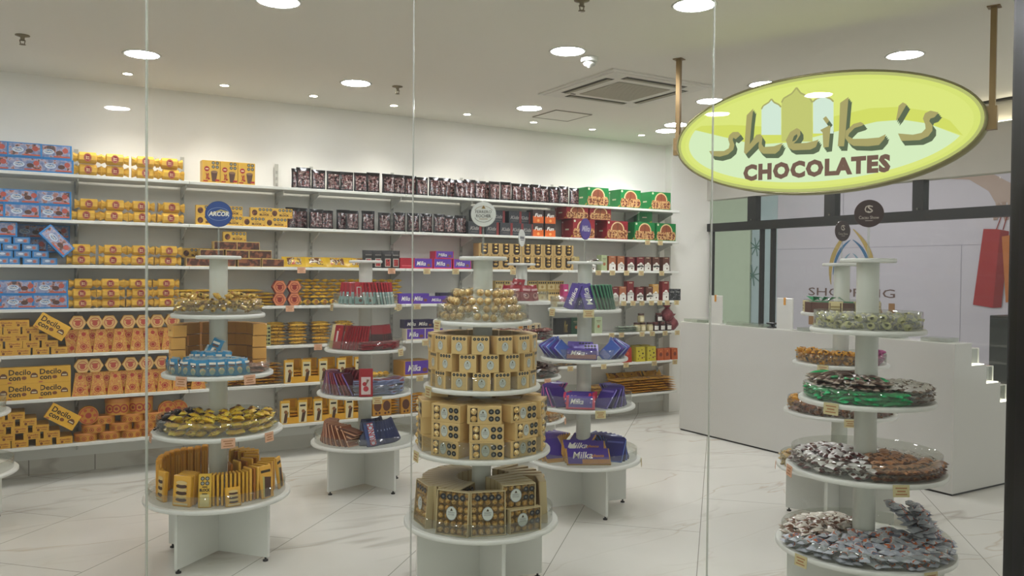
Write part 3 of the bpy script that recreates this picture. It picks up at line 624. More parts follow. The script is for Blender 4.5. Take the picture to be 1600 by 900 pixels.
K_CANDY = Kind('candy_shaped_box', 'gift box', candybox(), [('round_badge', m)])
# milk glass carton
m = MB(); p = front(m, 0.128, 0.09, 0.168)
p.octs([0.62, 0.84], [0.90, 0.72], 0.0125, OCT); p.octs([0.62, 0.84], [0.90, 0.72], 0.0085, M('#8f8f88', 0.5)); p.disc(0.25, 0.62, 0.019, REDP, 16); p.rect(0.17, 0.59, 0.34, 0.65, M('#e3c6a2', 0.5))
p.poly([(0.55, 0.06), (0.76, 0.06), (0.86, 0.50), (0.48, 0.50)], M('#5b4034', 0.4)); p.disc(0.67, 0.5, 0.024, M('#8c6a52', 0.45), 14, 0.4); p.text('XL', 0.18, 0.14, 0.42, 0.42, REDP, 0.05); p.rect(0.05, 0.05, 0.30, 0.10, REDP); p.rect(0.72, 0.08, 0.96, 0.16, REDP)
K_MILK = Kind('drink_mix_carton', 'box', carton(0.128, 0.09, 0.168, YEL2), [('front_print', m)])
# chocolate block carton, front and back
m = MB(); p = front(m, 0.172, 0.045, 0.074)
p.disc(0.18, 0.46, 0.021, CHOCART, 14, 1.1); p.octs([0.42, 0.58, 0.74, 0.90], [0.80], 0.0115, OCT); p.octs([0.42, 0.58, 0.74, 0.90], [0.80], 0.0075, M('#8f8f88', 0.5)); p.text('BLOCK', 0.40, 0.16, 0.84, 0.38, M('#4b2a18', 0.5), 0.05); p.rect(0.52, 0.46, 0.7, 0.5, M('#4b2a18', 0.5)); p.rect(0.9, 0.12, 0.96, 0.2, REDP)
K_BLOCK = Kind('chocolate_block_carton', 'box', carton(0.172, 0.045, 0.074, YEL2), [('front_print', m)])
m = MB(); p = front(m, 0.172, 0.09, 0.064); p.rect(0.02, 0.06, 0.98, 0.92, CHOCART)
K_BLOCKB = Kind('chocolate_block_carton', 'box', carton(0.172, 0.09, 0.064, M('#cfae6a', 0.45)), [('chocolate_print', m)])
# stand-up pouch
def pouch(w_, h_, t_, mat, topmat, zig=True):
    m = MB(); nu, nv = 6, 8
    def f(s):
        def g(u, v):
            b = math.sin(PI*u)**0.6*(1-v)**0.55 if v < 1 else 0
            e = 1-0.06*math.sin(PI*v)
            return ((u-0.5)*w_*e, s*(-t_/2*b-0.001)+0.0012*math.sin(19*u+7*v+s), v*h_+(0.003*math.sin(2*PI*u*3) if zig and v == 1 else 0))
        return g
    m.grid(f(1), nu, nv, mat); k = MB(); k.grid(f(-1), nu, nv, topmat); m.add(k.v, [q[::-1] for q in k.f], topmat, True)
    m.add([(-w_/2*0.94, -t_/2*0.3, 0), (w_/2*0.94, -t_/2*0.3, 0), (w_/2*0.94, t_/2*0.3, 0), (-w_/2*0.94, t_/2*0.3, 0)], [(0, 3, 2, 1)], mat); return m
BLKP = M('#1a1718', 0.22, 0.2)
def pouchart(w_, h_, t_):
    m = MB()
    def g(u, v):
        U = 0.1+0.8*u; V = 0.1+0.74*v; b = math.sin(PI*U)**0.6*(1-V)**0.55
        return ((U-0.5)*w_*(1-0.06*math.sin(PI*V)), -t_/2*b-0.001+0.0012*math.sin(19*U+7*V+1)-0.0011, V*h_)
    m.grid(g, 6, 6, DARKART); return m
K_POUCH = Kind('foil_pouch', 'pouch', pouch(0.118, 0.168, 0.055, BLKP, BLKP), [('front_print', pouchart(0.118, 0.168, 0.055))])
# panettone boxes
def panet(col, dark):
    m = carton(0.262, 0.20, 0.182, col); a = MB(); p = front(a, 0.262, 0.20, 0.182)
    p.poly([(0.05, 0.04), (0.95, 0.04), (1.0, 0.30), (0.93, 0.52), (0.07, 0.52), (0.0, 0.30)], GIFTART)
    p.disc(0.5, 0.52, 0.085, M('#e3c795', 0.5), 20, 0.95); p.disc(0.5, 0.55, 0.070, M('#8d4a2c', 0.5), 20, 0.9); p.poly([(0.05, 0.06), (0.95, 0.06), (0.97, 0.30), (0.92, 0.50), (0.08, 0.50), (0.03, 0.30)], GIFTART)
    p.rect(0.49, 0.06, 0.51, 0.9, M('#4a2a18', 0.5)); p.octs([0.14, 0.30, 0.70, 0.86], [0.18, 0.33], 0.011, M('#6b2a20', 0.5)); p.disc(0.07, 0.9, 0.012, M('#d8d2b8', 0.5), 10)
    b = MB(); p = Print(b, (-0.1312, 0.10, 0), (0, -1, 0), (0, 0, 1), (-1, 0, 0), 0.20, 0.182)
    p.rect(0.35, 0.42, 0.65, 0.50, M('#d9d3b5', 0.5)); p.rect(0.08, 0.2, 0.16, 0.8, dark); p.disc(0.12, 0.86, 0.01, WH, 10); p.poly([(0.8, 0.05), (0.98, 0.05), (0.98, 0.16)], M('#d5a540', 0.5)); p.rect(0.12, 0.08, 0.3, 0.11, dark)
    return Kind('cake_box', 'box', m, [('front_print', a), ('side_print', b)])
K_PG = panet(GRNP, M('#6fb07d', 0.5)); K_PR = panet(M('#8e1d26', 0.4), M('#c06a62', 0.5))
# dark and orange small boxes
m = MB(); p = front(m, 0.135, 0.12, 0.115); p.text('Kids', 0.12, 0.34, 0.80, 0.62, M('#8e8a86', 0.5), 0.03, 0.3); p.rect(0.82, 0.0, 1.0, 1.0, M('#7c2b2b', 0.5)); p.rect(0.2, 0.18, 0.7, 0.22, M('#6a6663', 0.5))
K_DBOX = Kind('dark_chocolate_box', 'box', carton(0.135, 0.12, 0.115, M('#34363a', 0.4)), [('front_print', m)])
m = MB(); p = front(m, 0.118, 0.12, 0.125); p.rect(0, 0, 1, 0.52, ORGP); p.text('Fun', 0.15, 0.46, 0.85, 0.74, WH, 0.03, 0.3); p.disc(0.5, 0.2, 0.014, M('#f0a85c', 0.5))
K_OBOX = Kind('orange_snack_box', 'box', carton(0.118, 0.12, 0.125, M('#3a2d2b', 0.4)), [('front_print', m)])
# gold window box
def goldwin(w_, d_, h_):
    m = carton(w_, d_, h_, M('#c0a066', 0.4, 0.1)); a = MB(); p = front(a, w_, d_, h_)
    p.poly([(0.2, 0.3), (0.32, 0.16), (0.68, 0.16), (0.8, 0.3), (0.8, 0.97), (0.2, 0.97)], M('#33251a', 0.5))
    p.rect(0.1, 0.05, 0.2, 0.12, M('#6e5527', 0.5)); p.disc(0.8, 0.08, 0.006, M('#6e5527', 0.5), 8)
    b = MB()
    for z in (0.40, 0.66, 0.90): b.sphere((0, -d_/2-0.002, h_*z), 0.02, FOIL, 10, 6, 0.6)
    return Kind('gold_window_box', 'box', m, [('window_print', a), ('foil_sweet', b)])
K_GWIN = goldwin(0.116, 0.11, 0.118)
# tall slim carton in two colours with a white cloud base
def slim(top, w_=0.082, h_=0.15, d_=0.10, base='#e4e1d8', tilt=0):
    m = carton(w_, d_, h_, M(top, 0.4)); a = MB(); p = front(a, w_, d_, h_)
    if base:
        B = M(base, 0.45); p.rect(0.02, 0.01, 0.98, 0.36, B); p.k -= 1
        for u, v, r in ((0.25, 0.36, 0.22), (0.55, 0.45, 0.25), (0.80, 0.36, 0.18)): p.disc(u, v, r*w_, B, 14, up=False)
        p.k += 1; p.rect(0.3, 0.42, 0.75, 0.45, M('#8a7a6a', 0.5)); p.disc(0.62, 0.18, 0.009, M('#5d3a28', 0.5), 8); p.rect(0.25, 0.90, 0.75, 0.94, M('#c8b498', 0.5))
    else: p.disc(0.5, 0.42, 0.016, M('#a0603a', 0.5), 12); p.rect(0.2, 0.75, 0.8, 0.8, M('#7d7a60', 0.5)); p.rect(0.3, 0.68, 0.7, 0.71, M('#7d7a60', 0.5))
    return Kind('slim_sweet_carton', 'box', m, [('front_print', a)])
# pillow pack (flat bag with crimped ends along x)
def pillow(w_, d_, h_, mat, end=None, nu=8, nv=5, bend=0.0):
    m = MB()
    def f(s):
        def g(u, v):
            b = (max(0, math.sin(PI*min(1, max(0, (u-0.09)/0.82))))**0.45)*(math.sin(PI*v)**0.5)
            return ((u-0.5)*w_, (v-0.5)*d_*(0.93+0.07*abs(2*u-1)), h_/2+s*h_/2*b+bend*math.sin(PI*u))
        return g
    m.grid(f(1), nu, nv, mat); k = MB(); k.grid(f(-1), nu, nv, mat); m.add(k.v, [q[::-1] for q in k.f], mat, True)
    if end:
        for i, (u0, u1) in enumerate(((0, 1), (nu-1, nu))):
            for q in range(len(m.f)):
                pass
        kk = m.mi(end)
        for q, fc in enumerate(m.f):
            xs = [m.v[i][0] for i in fc]
            if max(xs) < -w_/2+w_/nu*1.2 or min(xs) > w_/2-w_/nu*1.2: m.fm[q] = kk
    return m
def topart(w_, d_, h_, fn):
    a = MB(); p = Print(a, (-w_/2, -d_/2, h_*1.0), (1, 0, 0), (0, 1, 0), (0, 0, 1), w_, d_); fn(p); return a
# ================================================================== GOODS ON THE WALL SHELVES
ZP = [687-(687-268), 0]  # (kept simple: picture heights are not needed, only columns)
def SX(px, k, y=6.55):
    py = [297, 361, 420, 478, 540, 600, 660][k]; return onplane(px, py, y)
def lay(K, k, cols, look, grp, layer=0, h=0.0, where='', y=None, dz=0.0, jit=0.004, rz=None, d=0.05, start=0, sc=None):
    """one row of goods: centres at picture columns `cols`, standing on shelf k (layer = how many goods lie below)."""
    for i, px in enumerate(cols):
        yy = (6.55+d/2 if y is None else y)
        x = SX(px, k, yy-d/2)
        r = random.uniform(-jit, jit)*4 if rz is None else rz
        K.put((x+random.uniform(-jit, jit)*0.3, yy+random.uniform(-jit, jit), ZS[k]+TH/2+0.0004+layer*(h+0.0004)+dz), r,
              '%s%s on the %s, %s toward the counter' % (look, (', '+where) if where else '', SHN[k], ORD[i+start]), grp, sc)
LR = ['lower row', 'upper row', 'third row up', 'fourth row up', 'fifth row up', 'sixth row up', 'seventh row up', 'eighth row up', 'ninth row up']
# blue wafer cartons, shown face-on
for k, cols0, cols1 in [(0, [-14, 38, 87], [-16, 36.5, 84]), (1, [-14, 34.5, 83.5], [-14, 34.5, 83.5]), (3, [-22, 29, 78.5], [-23, 29, 78])]:
    for L, cols in enumerate((cols0, cols1)):
        lay(K_BLUE, k, cols, 'blue wafer carton face-on, '+LR[L], 'blue wafer cartons', L, 0.098)
# blue pyramid on the third shelf
for L, cols in enumerate([[2, 17.5, 48.5, 76.5], [6, 35.5, 63], [-12, 18.5, 48.5], [5, 34]]):
    lay(K_BLUE_E, 2, cols, 'pyramid wafer carton end-on, '+LR[L], 'blue wafer cartons', L, 0.046, d=0.222)
lay(K_BLUE, 2, [-3], 'blue wafer carton on top of the pyramid', 'blue wafer cartons', 4, 0.0464)
lay(K_BLUE, 2, [47, 82], 'blue wafer carton shaded behind the pyramid', 'blue wafer cartons', 0, 0, y=6.81, dz=0.186)
lay(K_BLUE, 2, [47, 82], 'blue wafer carton low behind the pyramid', 'blue wafer cartons', 0, 0, y=6.81, dz=0.087)
K_BLUE.put((SX(79, 2, 6.53), 6.535, ZS[2]+0.142), (-0.12, math.radians(48), 0), 'blue wafer carton leaning aslant against the pyramid on the third shelf', 'blue wafer cartons')
# candy shaped boxes
CB = {0: [[138.5, 183, 228, 268]]*2, 1: [[137, 180, 224, 268]]*2, 2: [[128, 175, 217, 261]]*2, 3: [[129, 171, 218, 261]]*3}
for k, rows in CB.items():
    for L, cols in enumerate(rows):
        hh = [0.083, 0.079, 0.074, 0.070][k]
        lay(K_CANDY, k, [c+random.uniform(-3, 3) for c in cols], 'yellow twist-ended box, '+LR[L], 'yellow candy-shaped gift boxes', L, hh, d=0.09, sc=(0.93, 1, hh/0.074), jit=0.012)
lay(K_MILK, 0, [330, 358, 385.5], 'yellow carton picturing a chocolate drink', 'drink mix cartons', d=0.09, jit=0.001)
lay(K_BLOCK, 1, [325, 361, 397, 432], 'yellow carton with black octagons, lower row', 'yellow block cartons', 0, d=0.045, jit=0.001)
lay(K_BLOCK, 1, [325, 361, 409, 440], 'yellow carton with black octagons, upper row', 'yellow block cartons', 1, 0.074, d=0.045, jit=0.001)
lay(K_BLOCKB, 2, [310, 350, 390, 427], 'brown chocolate-faced carton, lower row', 'brown chocolate cartons', 0, d=0.09, jit=0.001)
lay(K_BLOCKB, 2, [331, 371, 407], 'brown chocolate-faced carton, second row', 'brown chocolate cartons', 1, 0.064, d=0.09, jit=0.001)
lay(K_BLOCKB, 2, [352.5, 388], 'brown chocolate-faced carton, third row', 'brown chocolate cartons', 2, 0.064, d=0.09, jit=0.001)
lay(K_BLOCK, 2, [367], 'yellow carton with octagons topping the brown pyramid', 'yellow block cartons', 3, 0.0642, d=0.045, jit=0.001)
lay(K_BLOCK, 2, [303, 332], 'yellow carton with octagons behind the brown pyramid', 'yellow block cartons', 0, 0, y=6.73, dz=0.065, jit=0.001)
# dark foil pouches
for n, c in enumerate([475.6, 499, 522.7, 544.4, 566, 586, 608.7, 627, 644, 661, 681, 697, 721, 735.5, 752, 775, 792, 809.6, 825, 839.5, 853, 869, 883, 900]):
    lay(K_POUCH, 0, [c], 'dark foil sweet pouch', 'dark foil pouches', d=0.06, jit=0.012, start=n, sc=(1, 1, random.uniform(0.94, 1.03)))
for n, c in enumerate([468, 640, 708, 764, 846]):
    lay(K_POUCH, 0, [c], 'dark foil pouch in the back row', 'dark foil pouches', y=6.66, d=0.06, jit=0.01, start=n)
for n, c in enumerate([495, 512, 552, 578, 601.5, 626, 647.5, 668, 687.5, 703.5, 722]):
    lay(K_POUCH, 1, [c], 'dark foil sweet pouch', 'dark foil pouches', d=0.06, jit=0.012, start=n, sc=(1, 1, random.uniform(0.92, 1.0)))
for n, c in enumerate([458, 471, 537]):
    lay(K_POUCH, 1, [c], 'dark foil pouch set back in shade', 'dark foil pouches', y=6.70, d=0.06, jit=0.01, start=n, sc=(1, 1, 1.03))
lay(K_DBOX, 1, [742, 769, 791, 808, 824.5], 'dark grey chocolate box, lower row', 'dark grey chocolate boxes', d=0.12, jit=0.003)
lay(K_DBOX, 1, [752, 779, 805, 820], 'dark grey chocolate box set back, upper row', 'dark grey chocolate boxes', 1, 0.116, y=6.66, d=0.12, jit=0.003)
lay(K_OBOX, 1, [841, 860], 'orange and dark snack box, lower row', 'orange snack boxes', d=0.12, jit=0.002)
lay(K_OBOX, 1, [841, 860], 'orange and dark snack box, upper row', 'orange snack boxes', 1, 0.125, d=0.12, jit=0.002)
lay(K_PG, 0, [934.5, 985.5, 1033], 'green cake box', 'green cake boxes', d=0.20, jit=0.001, rz=0)
lay(K_PR, 1, [912.5, 965], 'red cake box, lower row', 'red cake boxes', d=0.20, jit=0.001, rz=0)
lay(K_PR, 1, [902, 938], 'red cake box, upper row', 'red cake boxes', 1, 0.183, d=0.20, jit=0.001, rz=0, sc=(1, 1, 0.72))
lay(K_PG, 1, [1007.5, 1041], 'green cake box, lower row', 'green cake boxes', d=0.20, jit=0.001, rz=0)
K_PG.put((SX(1021, 1), 6.72, ZS[1]+TH/2+0.183), math.radians(62), 'green cake box turned sideways on top of the others on the second shelf', 'green cake boxes', (0.62, 0.8, 0.7))
# third shelf: yellow bags, dark pouches, violet boxes, gold boxes
def bagart(w_, d_, h_):
    m = MB(); p = Print(m, (-w_/2, -d_/2, 0), (1, 0, 0), (0, 1, 0), (0, 0, 1), w_, d_); return m, p
def lying_bag(col, art, w_, d_, h_, name, cat, txt=None, tcol=None):
    b = pillow(w_, d_, h_, col); a = MB()
    def g(u, v):
        U = 0.2+0.6*u; V = 0.15+0.62*v; bb = (math.sin(PI*min(1, max(0, (U-0.09)/0.82)))**0.45)*(math.sin(PI*V)**0.5)
        return ((U-0.5)*w_, (V-0.5)*d_, h_/2+h_/2*bb+0.0012)
    a.grid(g, 5, 4, art)
    kids = [('front_print', a)]
    if txt:
        t = MB(); p = Print(t, (-w_/2, -d_/2, h_+0.0018), (1, 0, 0), (0, 1, 0), (0, 0, 1), w_, d_); p.text(txt, 0.25, 0.35, 0.72, 0.68, tcol or WH, 0.03, 0.25); kids.append(('lettering', t))
    return Kind(name, cat, b, kids)
K_YBAG = lying_bag(M('#d8ae2c', 0.28), busy('bag_art', [(0, '#6b3f22'), (0.45, '#c7b9a0'), (0.52, '#5a3320'), (0.58, '#d9b338'), (0.66, '#b3402c')], 20, 0.3), 0.185, 0.105, 0.045, 'sweet_bag', 'bag')
for n, c in enumerate([461, 494.5, 528, 561]):
    K_YBAG.put((SX(c, 2), 6.60, ZS[2]+TH/2+0.03), (math.radians(52), 0, random.uniform(-.05, .05)), 'glossy yellow sweet bag propped up on the third shelf, %s toward the counter' % ORD[n], 'yellow sweet bags')
    K_YBAG.put((SX(c, 2)-0.02, 6.69, ZS[2]+TH/2+0.006), (math.radians(14), 0, random.uniform(-.05, .05)), 'yellow sweet bag lying behind another on the third shelf, %s toward the counter' % ORD[n], 'yellow sweet bags')
K_BARP = Kind('dark_chocolate_pouch', 'pouch', pouch(0.092, 0.15, 0.05, M('#2a2624', 0.35), M('#221f1d', 0.35)), [('front_print', (lambda a, p: (p.rect(0.22, 0.08, 0.78, 0.55, M('#b8b2a6', 0.5)), p.rect(0.28, 0.12, 0.72, 0.5, busy('rose_art', [(0, '#8f2a2a'), (0.5, '#c14a44'), (0.58, '#2a1c1a')], 60, 0.4)), p.rect(0.2, 0.7, 0.8, 0.78, M('#6d6862', 0.5)), a)[-1])(*(lambda a: (a, Print(a, (-0.046, -0.0275, 0), w=0.092, h=0.15)))(MB())))])
lay(K_BARP, 2, [576, 591, 606, 619], 'black chocolate pouch with red picture', 'black chocolate pouches', d=0.06, jit=0.002)
def milka(w_, d_, h_, art='#5b3a9c', edge='#c92a55', nm='violet_chocolate_box', txt='Milka'):
    m = carton(w_, d_, h_, M(edge, 0.35) if edge else M(art, 0.3)); a = MB(); p = front(a, w_, d_, h_)
    p.rect(0.01 if not edge else 0.04, 0.12 if edge else 0.02, 0.99 if not edge else 0.96, 0.98, M(art, 0.3)); p.text(txt, 0.14, 0.30, 0.62, 0.72, WH, 0.012, 0.3); p.disc(0.78, 0.35, 0.2*h_, M('#7b4a34', 0.45), 12, 0.7)
    return Kind(nm, 'box', m, [('front_print', a)])
K_MRB = milka(0.178, 0.12, 0.088); K_MV = milka(0.165, 0.10, 0.09, '#5b3a9c', None); K_MW = milka(0.18, 0.10, 0.10, '#5b3a9c', '#d4c7b0'); K_MD = milka(0.17, 0.10, 0.075, '#2c2146', '#33264c')
K_RBOX = Kind('red_sweet_box', 'box', carton(0.14, 0.12, 0.09, M('#a8182c', 0.35)), [('front_print', (lambda a: (Print(a, (-0.07, -0.0602, 0), w=0.14, h=0.09).rect(0.1, 0.2, 0.9, 0.3, M('#d15a62', 0.4)), a)[1])(MB()))])
lay(K_RBOX, 2, [637], 'plain red sweet box beside violet ones', 'red sweet boxes', d=0.12)
lay(K_MRB, 2, [661.5, 692, 722.5], 'violet and red chocolate box, lower row', 'violet and red chocolate boxes', d=0.12, jit=0.002)
lay(K_MRB, 2, [695], 'violet and red box on top of others', 'violet and red chocolate boxes', 1, 0.089, d=0.12, sc=(1, 1, 0.75))
lay(K_GWIN, 2, [757, 774, 790.5, 807, 824, 840, 856.5, 872.5, 888], 'gold window box of foil sweets, lower row', 'gold window boxes', d=0.11, jit=0.001)
lay(K_GWIN, 2, [757, 774, 790.5, 807, 824, 840, 856.5, 872.5, 888], 'gold window box of foil sweets, upper row', 'gold window boxes', 1, 0.119, d=0.11, jit=0.001)
SL = {c: slim(*a) for c, a in {'green': ('#aab58a', 0.07, 0.152, 0.08, None), 'white': ('#d9d5cb', 0.07, 0.10, 0.06), 'orange': ('#a5623f', 0.085, 0.146, 0.10), 'maroon': ('#6b2023', 0.09, 0.14, 0.12), 'brown': ('#5b3224', 0.088, 0.145, 0.10), 'cream': ('#d2b063', 0.082, 0.15, 0.06, None), 'tall': ('#7a2425', 0.085, 0.20, 0.06), 'sand': ('#c99a54', 0.082, 0.17, 0.06), 'bare': ('#d3c9b4', 0.09, 0.165, 0.06, None), 'mint': ('#aab692', 0.09, 0.16, 0.06, None), 'deep': ('#123a22', 0.12, 0.16, 0.08, None)}.items()}
for n, (c, px, nm) in enumerate([('white', 928, 'small white sweet carton'), ('green', 945, 'pale green slim carton'), ('orange', 957, 'orange-topped white carton'), ('orange', 970, 'orange-topped white carton'), ('maroon', 985, 'maroon-topped white carton'), ('maroon', 999.5, 'maroon-topped white carton'), ('brown', 1012, 'brown-topped white carton'), ('brown', 1025, 'brown-topped white carton'), ('brown', 1041, 'brown-topped white carton')]):
    lay(SL[c], 2, [px], nm+' in the sweets row', 'slim cartons on the third shelf', d=0.10, start=n, jit=0.002)
# fourth shelf
K_YFLAT = Kind('flat_sweet_bag', 'bag', pillow(0.20, 0.16, 0.026, YELART, YEL2))
for col, c in enumerate([296, 318, 372, 396, 418]):
    for L in range(5 if col < 4 else 4):
        K_YFLAT.put((SX(c, 3)+random.uniform(-.01, .01), 6.64+random.uniform(-.01, .01), ZS[3]+TH/2+0.0005+L*0.0262), random.uniform(-.1, .1), 'yellow flat sweet bag, layer %s up in the %s pile behind the first round stand' % (ORD[L], ORD[col]), 'flat yellow sweet bags on the fourth shelf')
def hexbox(r, d_, col, art, badge):
    m = MB(); pts = [(r*math.cos(PI/3*i), r*math.sin(PI/3*i)+r*0.866) for i in range(6)]; m.prism(pts, -d_/2, d_/2, col, 'y')
    a = MB(); p = Print(a, (0, -d_/2-0.0002, r*0.866)); p.poly([(r*0.94*math.cos(PI/3*i), r*0.94*math.sin(PI/3*i)) for i in range(6)], art); p.ring(0, 0, r*0.62, r*0.08, badge, 18); p.disc(0, -0.1*r, r*0.32, badge, 14); p.rect(-r*0.4, r*0.12, r*0.4, r*0.3, badge)
    return m, a
m, a = hexbox(0.057, 0.05, M('#8f3a2c', 0.4), M('#cf7f55', 0.4), M('#8b2a22', 0.4)); K_HEXO = Kind('hexagonal_sweet_box', 'box', m, [('front_print', a)])
for L in range(2): lay(K_HEXO, 3, [437, 460], 'orange hexagonal box beside yellow packets, '+LR[L], 'orange hexagonal boxes', L, 0.0988, d=0.05, jit=0.001)
K_YPK = Kind('small_sweet_packet', 'packet', pillow(0.074, 0.055, 0.0265, YELART, None, 6, 4))
K_YSQ = Kind('square_sweet_packet', 'packet', pillow(0.066, 0.055, 0.05, M('#d3aa33', 0.3), None, 6, 4), [('brown_print', (lambda a: (Print(a, (-0.033, -0.024, 0)).disc(0.033, 0.026, 0.016, M('#7a3d26', 0.4), 12), a)[1])(MB()))])
cx = [1.93+0.0715*i for i in range(13)]
for L in range(8):
    for i, x in enumerate(cx):
        if L < 2 and 0 <= i < 5:
            if L == 0: K_YSQ.put((x, 6.585, ZS[3]+TH/2+0.0005), random.uniform(-.1, .1), 'square yellow packet with brown spot at the foot of the packet wall, %s in line' % ORD[i], 'small yellow packets on the fourth shelf')
            continue
        K_YPK.put((x+(0.02 if L % 2 else -0.008)+random.uniform(-.006, .006), 6.60+0.004*L+random.uniform(-.01, .01), ZS[3]+TH/2+0.0005+L*0.0266), (random.uniform(-.08, .08), random.uniform(-.06, .06), random.uniform(-.15, .15)), 'small yellow foil sweet packet in the packed wall of packets on the fourth shelf', 'small yellow packets on the fourth shelf')
lay(K_MV, 3, [637, 657], 'violet chocolate box standing', 'violet chocolate boxes', d=0.10)
lay(K_MV, 3, [685], 'violet chocolate box lying low', 'violet chocolate boxes', d=0.10, start=2, sc=(1.15, 1, 0.72))
lay(K_MD, 3, [700], 'dark violet chocolate box set back in shade', 'violet chocolate boxes', y=6.74, d=0.10, start=3, sc=(1, 1, 1.2))
K_BEI = Kind('cookie_box', 'box', carton(0.10, 0.10, 0.10, M('#b59a5c', 0.45)), [('front_print', (lambda a: (Print(a, (-0.05, -0.0502, 0), w=0.1, h=0.1).rect(0.12, 0.2, 0.88, 0.66, M('#d0bd8a', 0.5)).octs([0.15, 0.38, 0.62, 0.85], [0.82], 0.009, OCT).disc(0.5, 0.42, 0.014, M('#a9894c', 0.5)), a)[1])(MB()))])
for L in range(2): lay(K_BEI, 3, [781, 796, 832, 847, 861, 874], 'beige cookie box, '+LR[L], 'beige cookie boxes', L, 0.10, y=6.66, d=0.10, jit=0.001)
K_PNK = Kind('pink_sweet_box', 'box', carton(0.06, 0.10, 0.17, M('#b2386f', 0.4)), [('front_print', (lambda a: (Print(a, (-0.03, -0.0502, 0), w=0.06, h=0.17).rect(0.2, 0.6, 0.8, 0.7, WH), a)[1])(MB()))])
lay(K_PNK, 3, [884], 'narrow pink sweet box by the beige boxes', 'pink sweet boxes', d=0.10)
for n, (c, px, nm) in enumerate([('cream', 947.5, 'yellow-cream slim carton'), ('maroon', 958, 'maroon-topped white carton'), ('orange', 971, 'orange-topped white carton'), ('tall', 985, 'tall maroon carton with white base'), ('maroon', 997, 'maroon-topped white carton'), ('brown', 1013, 'brown-topped white carton'), ('sand', 1024, 'sand-coloured carton with white base'), ('tall', 1040, 'tall maroon carton with white base')]):
    lay(SL[c], 3, [px], nm+' spaced out', 'slim cartons on the fourth shelf', d=0.06, start=n, jit=0.002)
K_BLKB = Kind('black_speckled_box', 'box', carton(0.085, 0.05, 0.12, busy('speckle', [(0, '#1d1d1f'), (0.55, '#3a3a3e'), (0.62, '#7f7f82')], 90, 0.5)), [('front_print', (lambda a: (Print(a, (-0.0425, -0.0252, 0), w=0.085, h=0.12).rect(0.2, 0.7, 0.8, 0.78, M('#8b8b88', 0.5)), a)[1])(MB()))])
lay(K_BLKB, 3, [1050, 1058.5], 'black speckled box at the shelf end', 'black speckled boxes', d=0.05, jit=0.001)
# fifth shelf: yellow cartons end-on and a leaning one
for k, rows, tilt in [(4, [[9, 35, 64, 93], [-9, 21, 48.5, 77.5], [7, 33, 62], [-10, 19, 48], [9, 33]], (82.5, 0.210)), (6, [[-10, 2.5, 31.5, 69, 100.5], [-20, 10, 50, 81], [-4, 30, 64], [10, 44], [-6, 25.5]], (99, 0.215))]:
    for L, cols in enumerate(rows): lay(K_DEC_E, k, cols, 'yellow cookie carton end-on, '+LR[L], 'yellow cookie cartons', L, 0.048, d=0.205)
    K_DEC.put((SX(tilt[0], k)-0.035, 6.545, ZS[k]+0.155), (-0.1, math.radians(33), 0), 'yellow cookie carton leaning aslant against the stacked cartons on the %s' % SHN[k], 'yellow cookie cartons')
for L in range(2): lay(K_DEC, 5, [-12, 36.5, 84.5], 'yellow cookie carton face-on, '+LR[L], 'yellow cookie cartons', L, 0.112, jit=0.001)
# tapered boxes with hexagonal ones on top
def taper(inv):
    m = MB(); w0, w1, d0, d1, h_ = (0.106, 0.060, 0.08, 0.05, 0.165)
    if inv: w0, w1, d0, d1 = w1, w0, d1, d0
    vs = [(-w0/2, -d0/2, 0), (w0/2, -d0/2, 0), (w0/2, d0/2, 0), (-w0/2, d0/2, 0), (-w1/2, -d1/2, h_), (w1/2, -d1/2, h_), (w1/2, d1/2, h_), (-w1/2, d1/2, h_)]
    m.add(vs, [(0, 3, 2, 1), (4, 5, 6, 7), (0, 1, 5, 4), (1, 2, 6, 5), (2, 3, 7, 6), (3, 0, 4, 7)], M('#d0983a', 0.42))
    a = MB(); q = lambda u, v, e=0.0006: tuple(Vector(vs[0]).lerp(Vector(vs[1]), u).lerp(Vector(vs[4]).lerp(Vector(vs[5]), u), v)+Vector((0, -e, 0)))
    a.add([q(.06, .02), q(.94, .02), q(.94, .98), q(.06, .98)], [(0, 1, 2, 3)], REDART)
    ey = Vector((0, (d0-d1)/2, h_)).normalized(); o_ = q(0.5, 0.72 if inv else 0.27, 0.001)
    p = Print(a, o_, (1, 0, 0), ey, (1*0, -ey.z, ey.y), 1, 1); p.disc(0, 0, 0.021, M('#a83328', 0.4), 16); p.ring(0, 0, 0.015, 0.003, M('#d9a860', 0.5), 14)
    o_ = q(0.5, 0.2 if inv else 0.8, 0.001); p = Print(a, o_, (1, 0, 0), ey, (0, -ey.z, ey.y)); p.disc(0, 0, 0.014, M('#b5402f', 0.4), 12)
    return Kind('tapered_sweet_box', 'box', m, [('front_print', a)])
K_TAP = taper(False); K_TAPI = taper(True)
m, a = hexbox(0.055, 0.06, M('#cf9a45', 0.42), M('#d9b070', 0.42), M('#b5503e', 0.4)); K_HEXY = Kind('hexagonal_sweet_box', 'box', m, [('front_print', a)])
def tapers(k, upc, inc, hexc):
    lay(K_TAP, k, upc, 'yellow-red tapered box, wide end down,', 'tapered sweet boxes', d=0.085, jit=0.002)
    lay(K_TAPI, k, inc, 'yellow-red tapered box, narrow end down,', 'tapered sweet boxes', y=6.612, d=0.085, jit=0.002)
    lay(K_HEXY, k, hexc, 'yellow-red hexagonal box on tapered boxes', 'yellow hexagonal boxes', 0, 0, dz=0.1664, d=0.06, jit=0.002)
tapers(4, [131, 158, 187, 215.5, 239, 264.5, 290, 398], [113, 145, 172, 201, 226, 252, 277], [121.5, 148.5, 171, 200.5, 224, 246, 269])
tapers(5, [125.5, 153, 180.5, 207, 231.5, 257.5, 281, 310], [139.5, 166.5, 192.5, 218, 243, 269], [129, 148.5, 177, 204, 229, 253, 279])
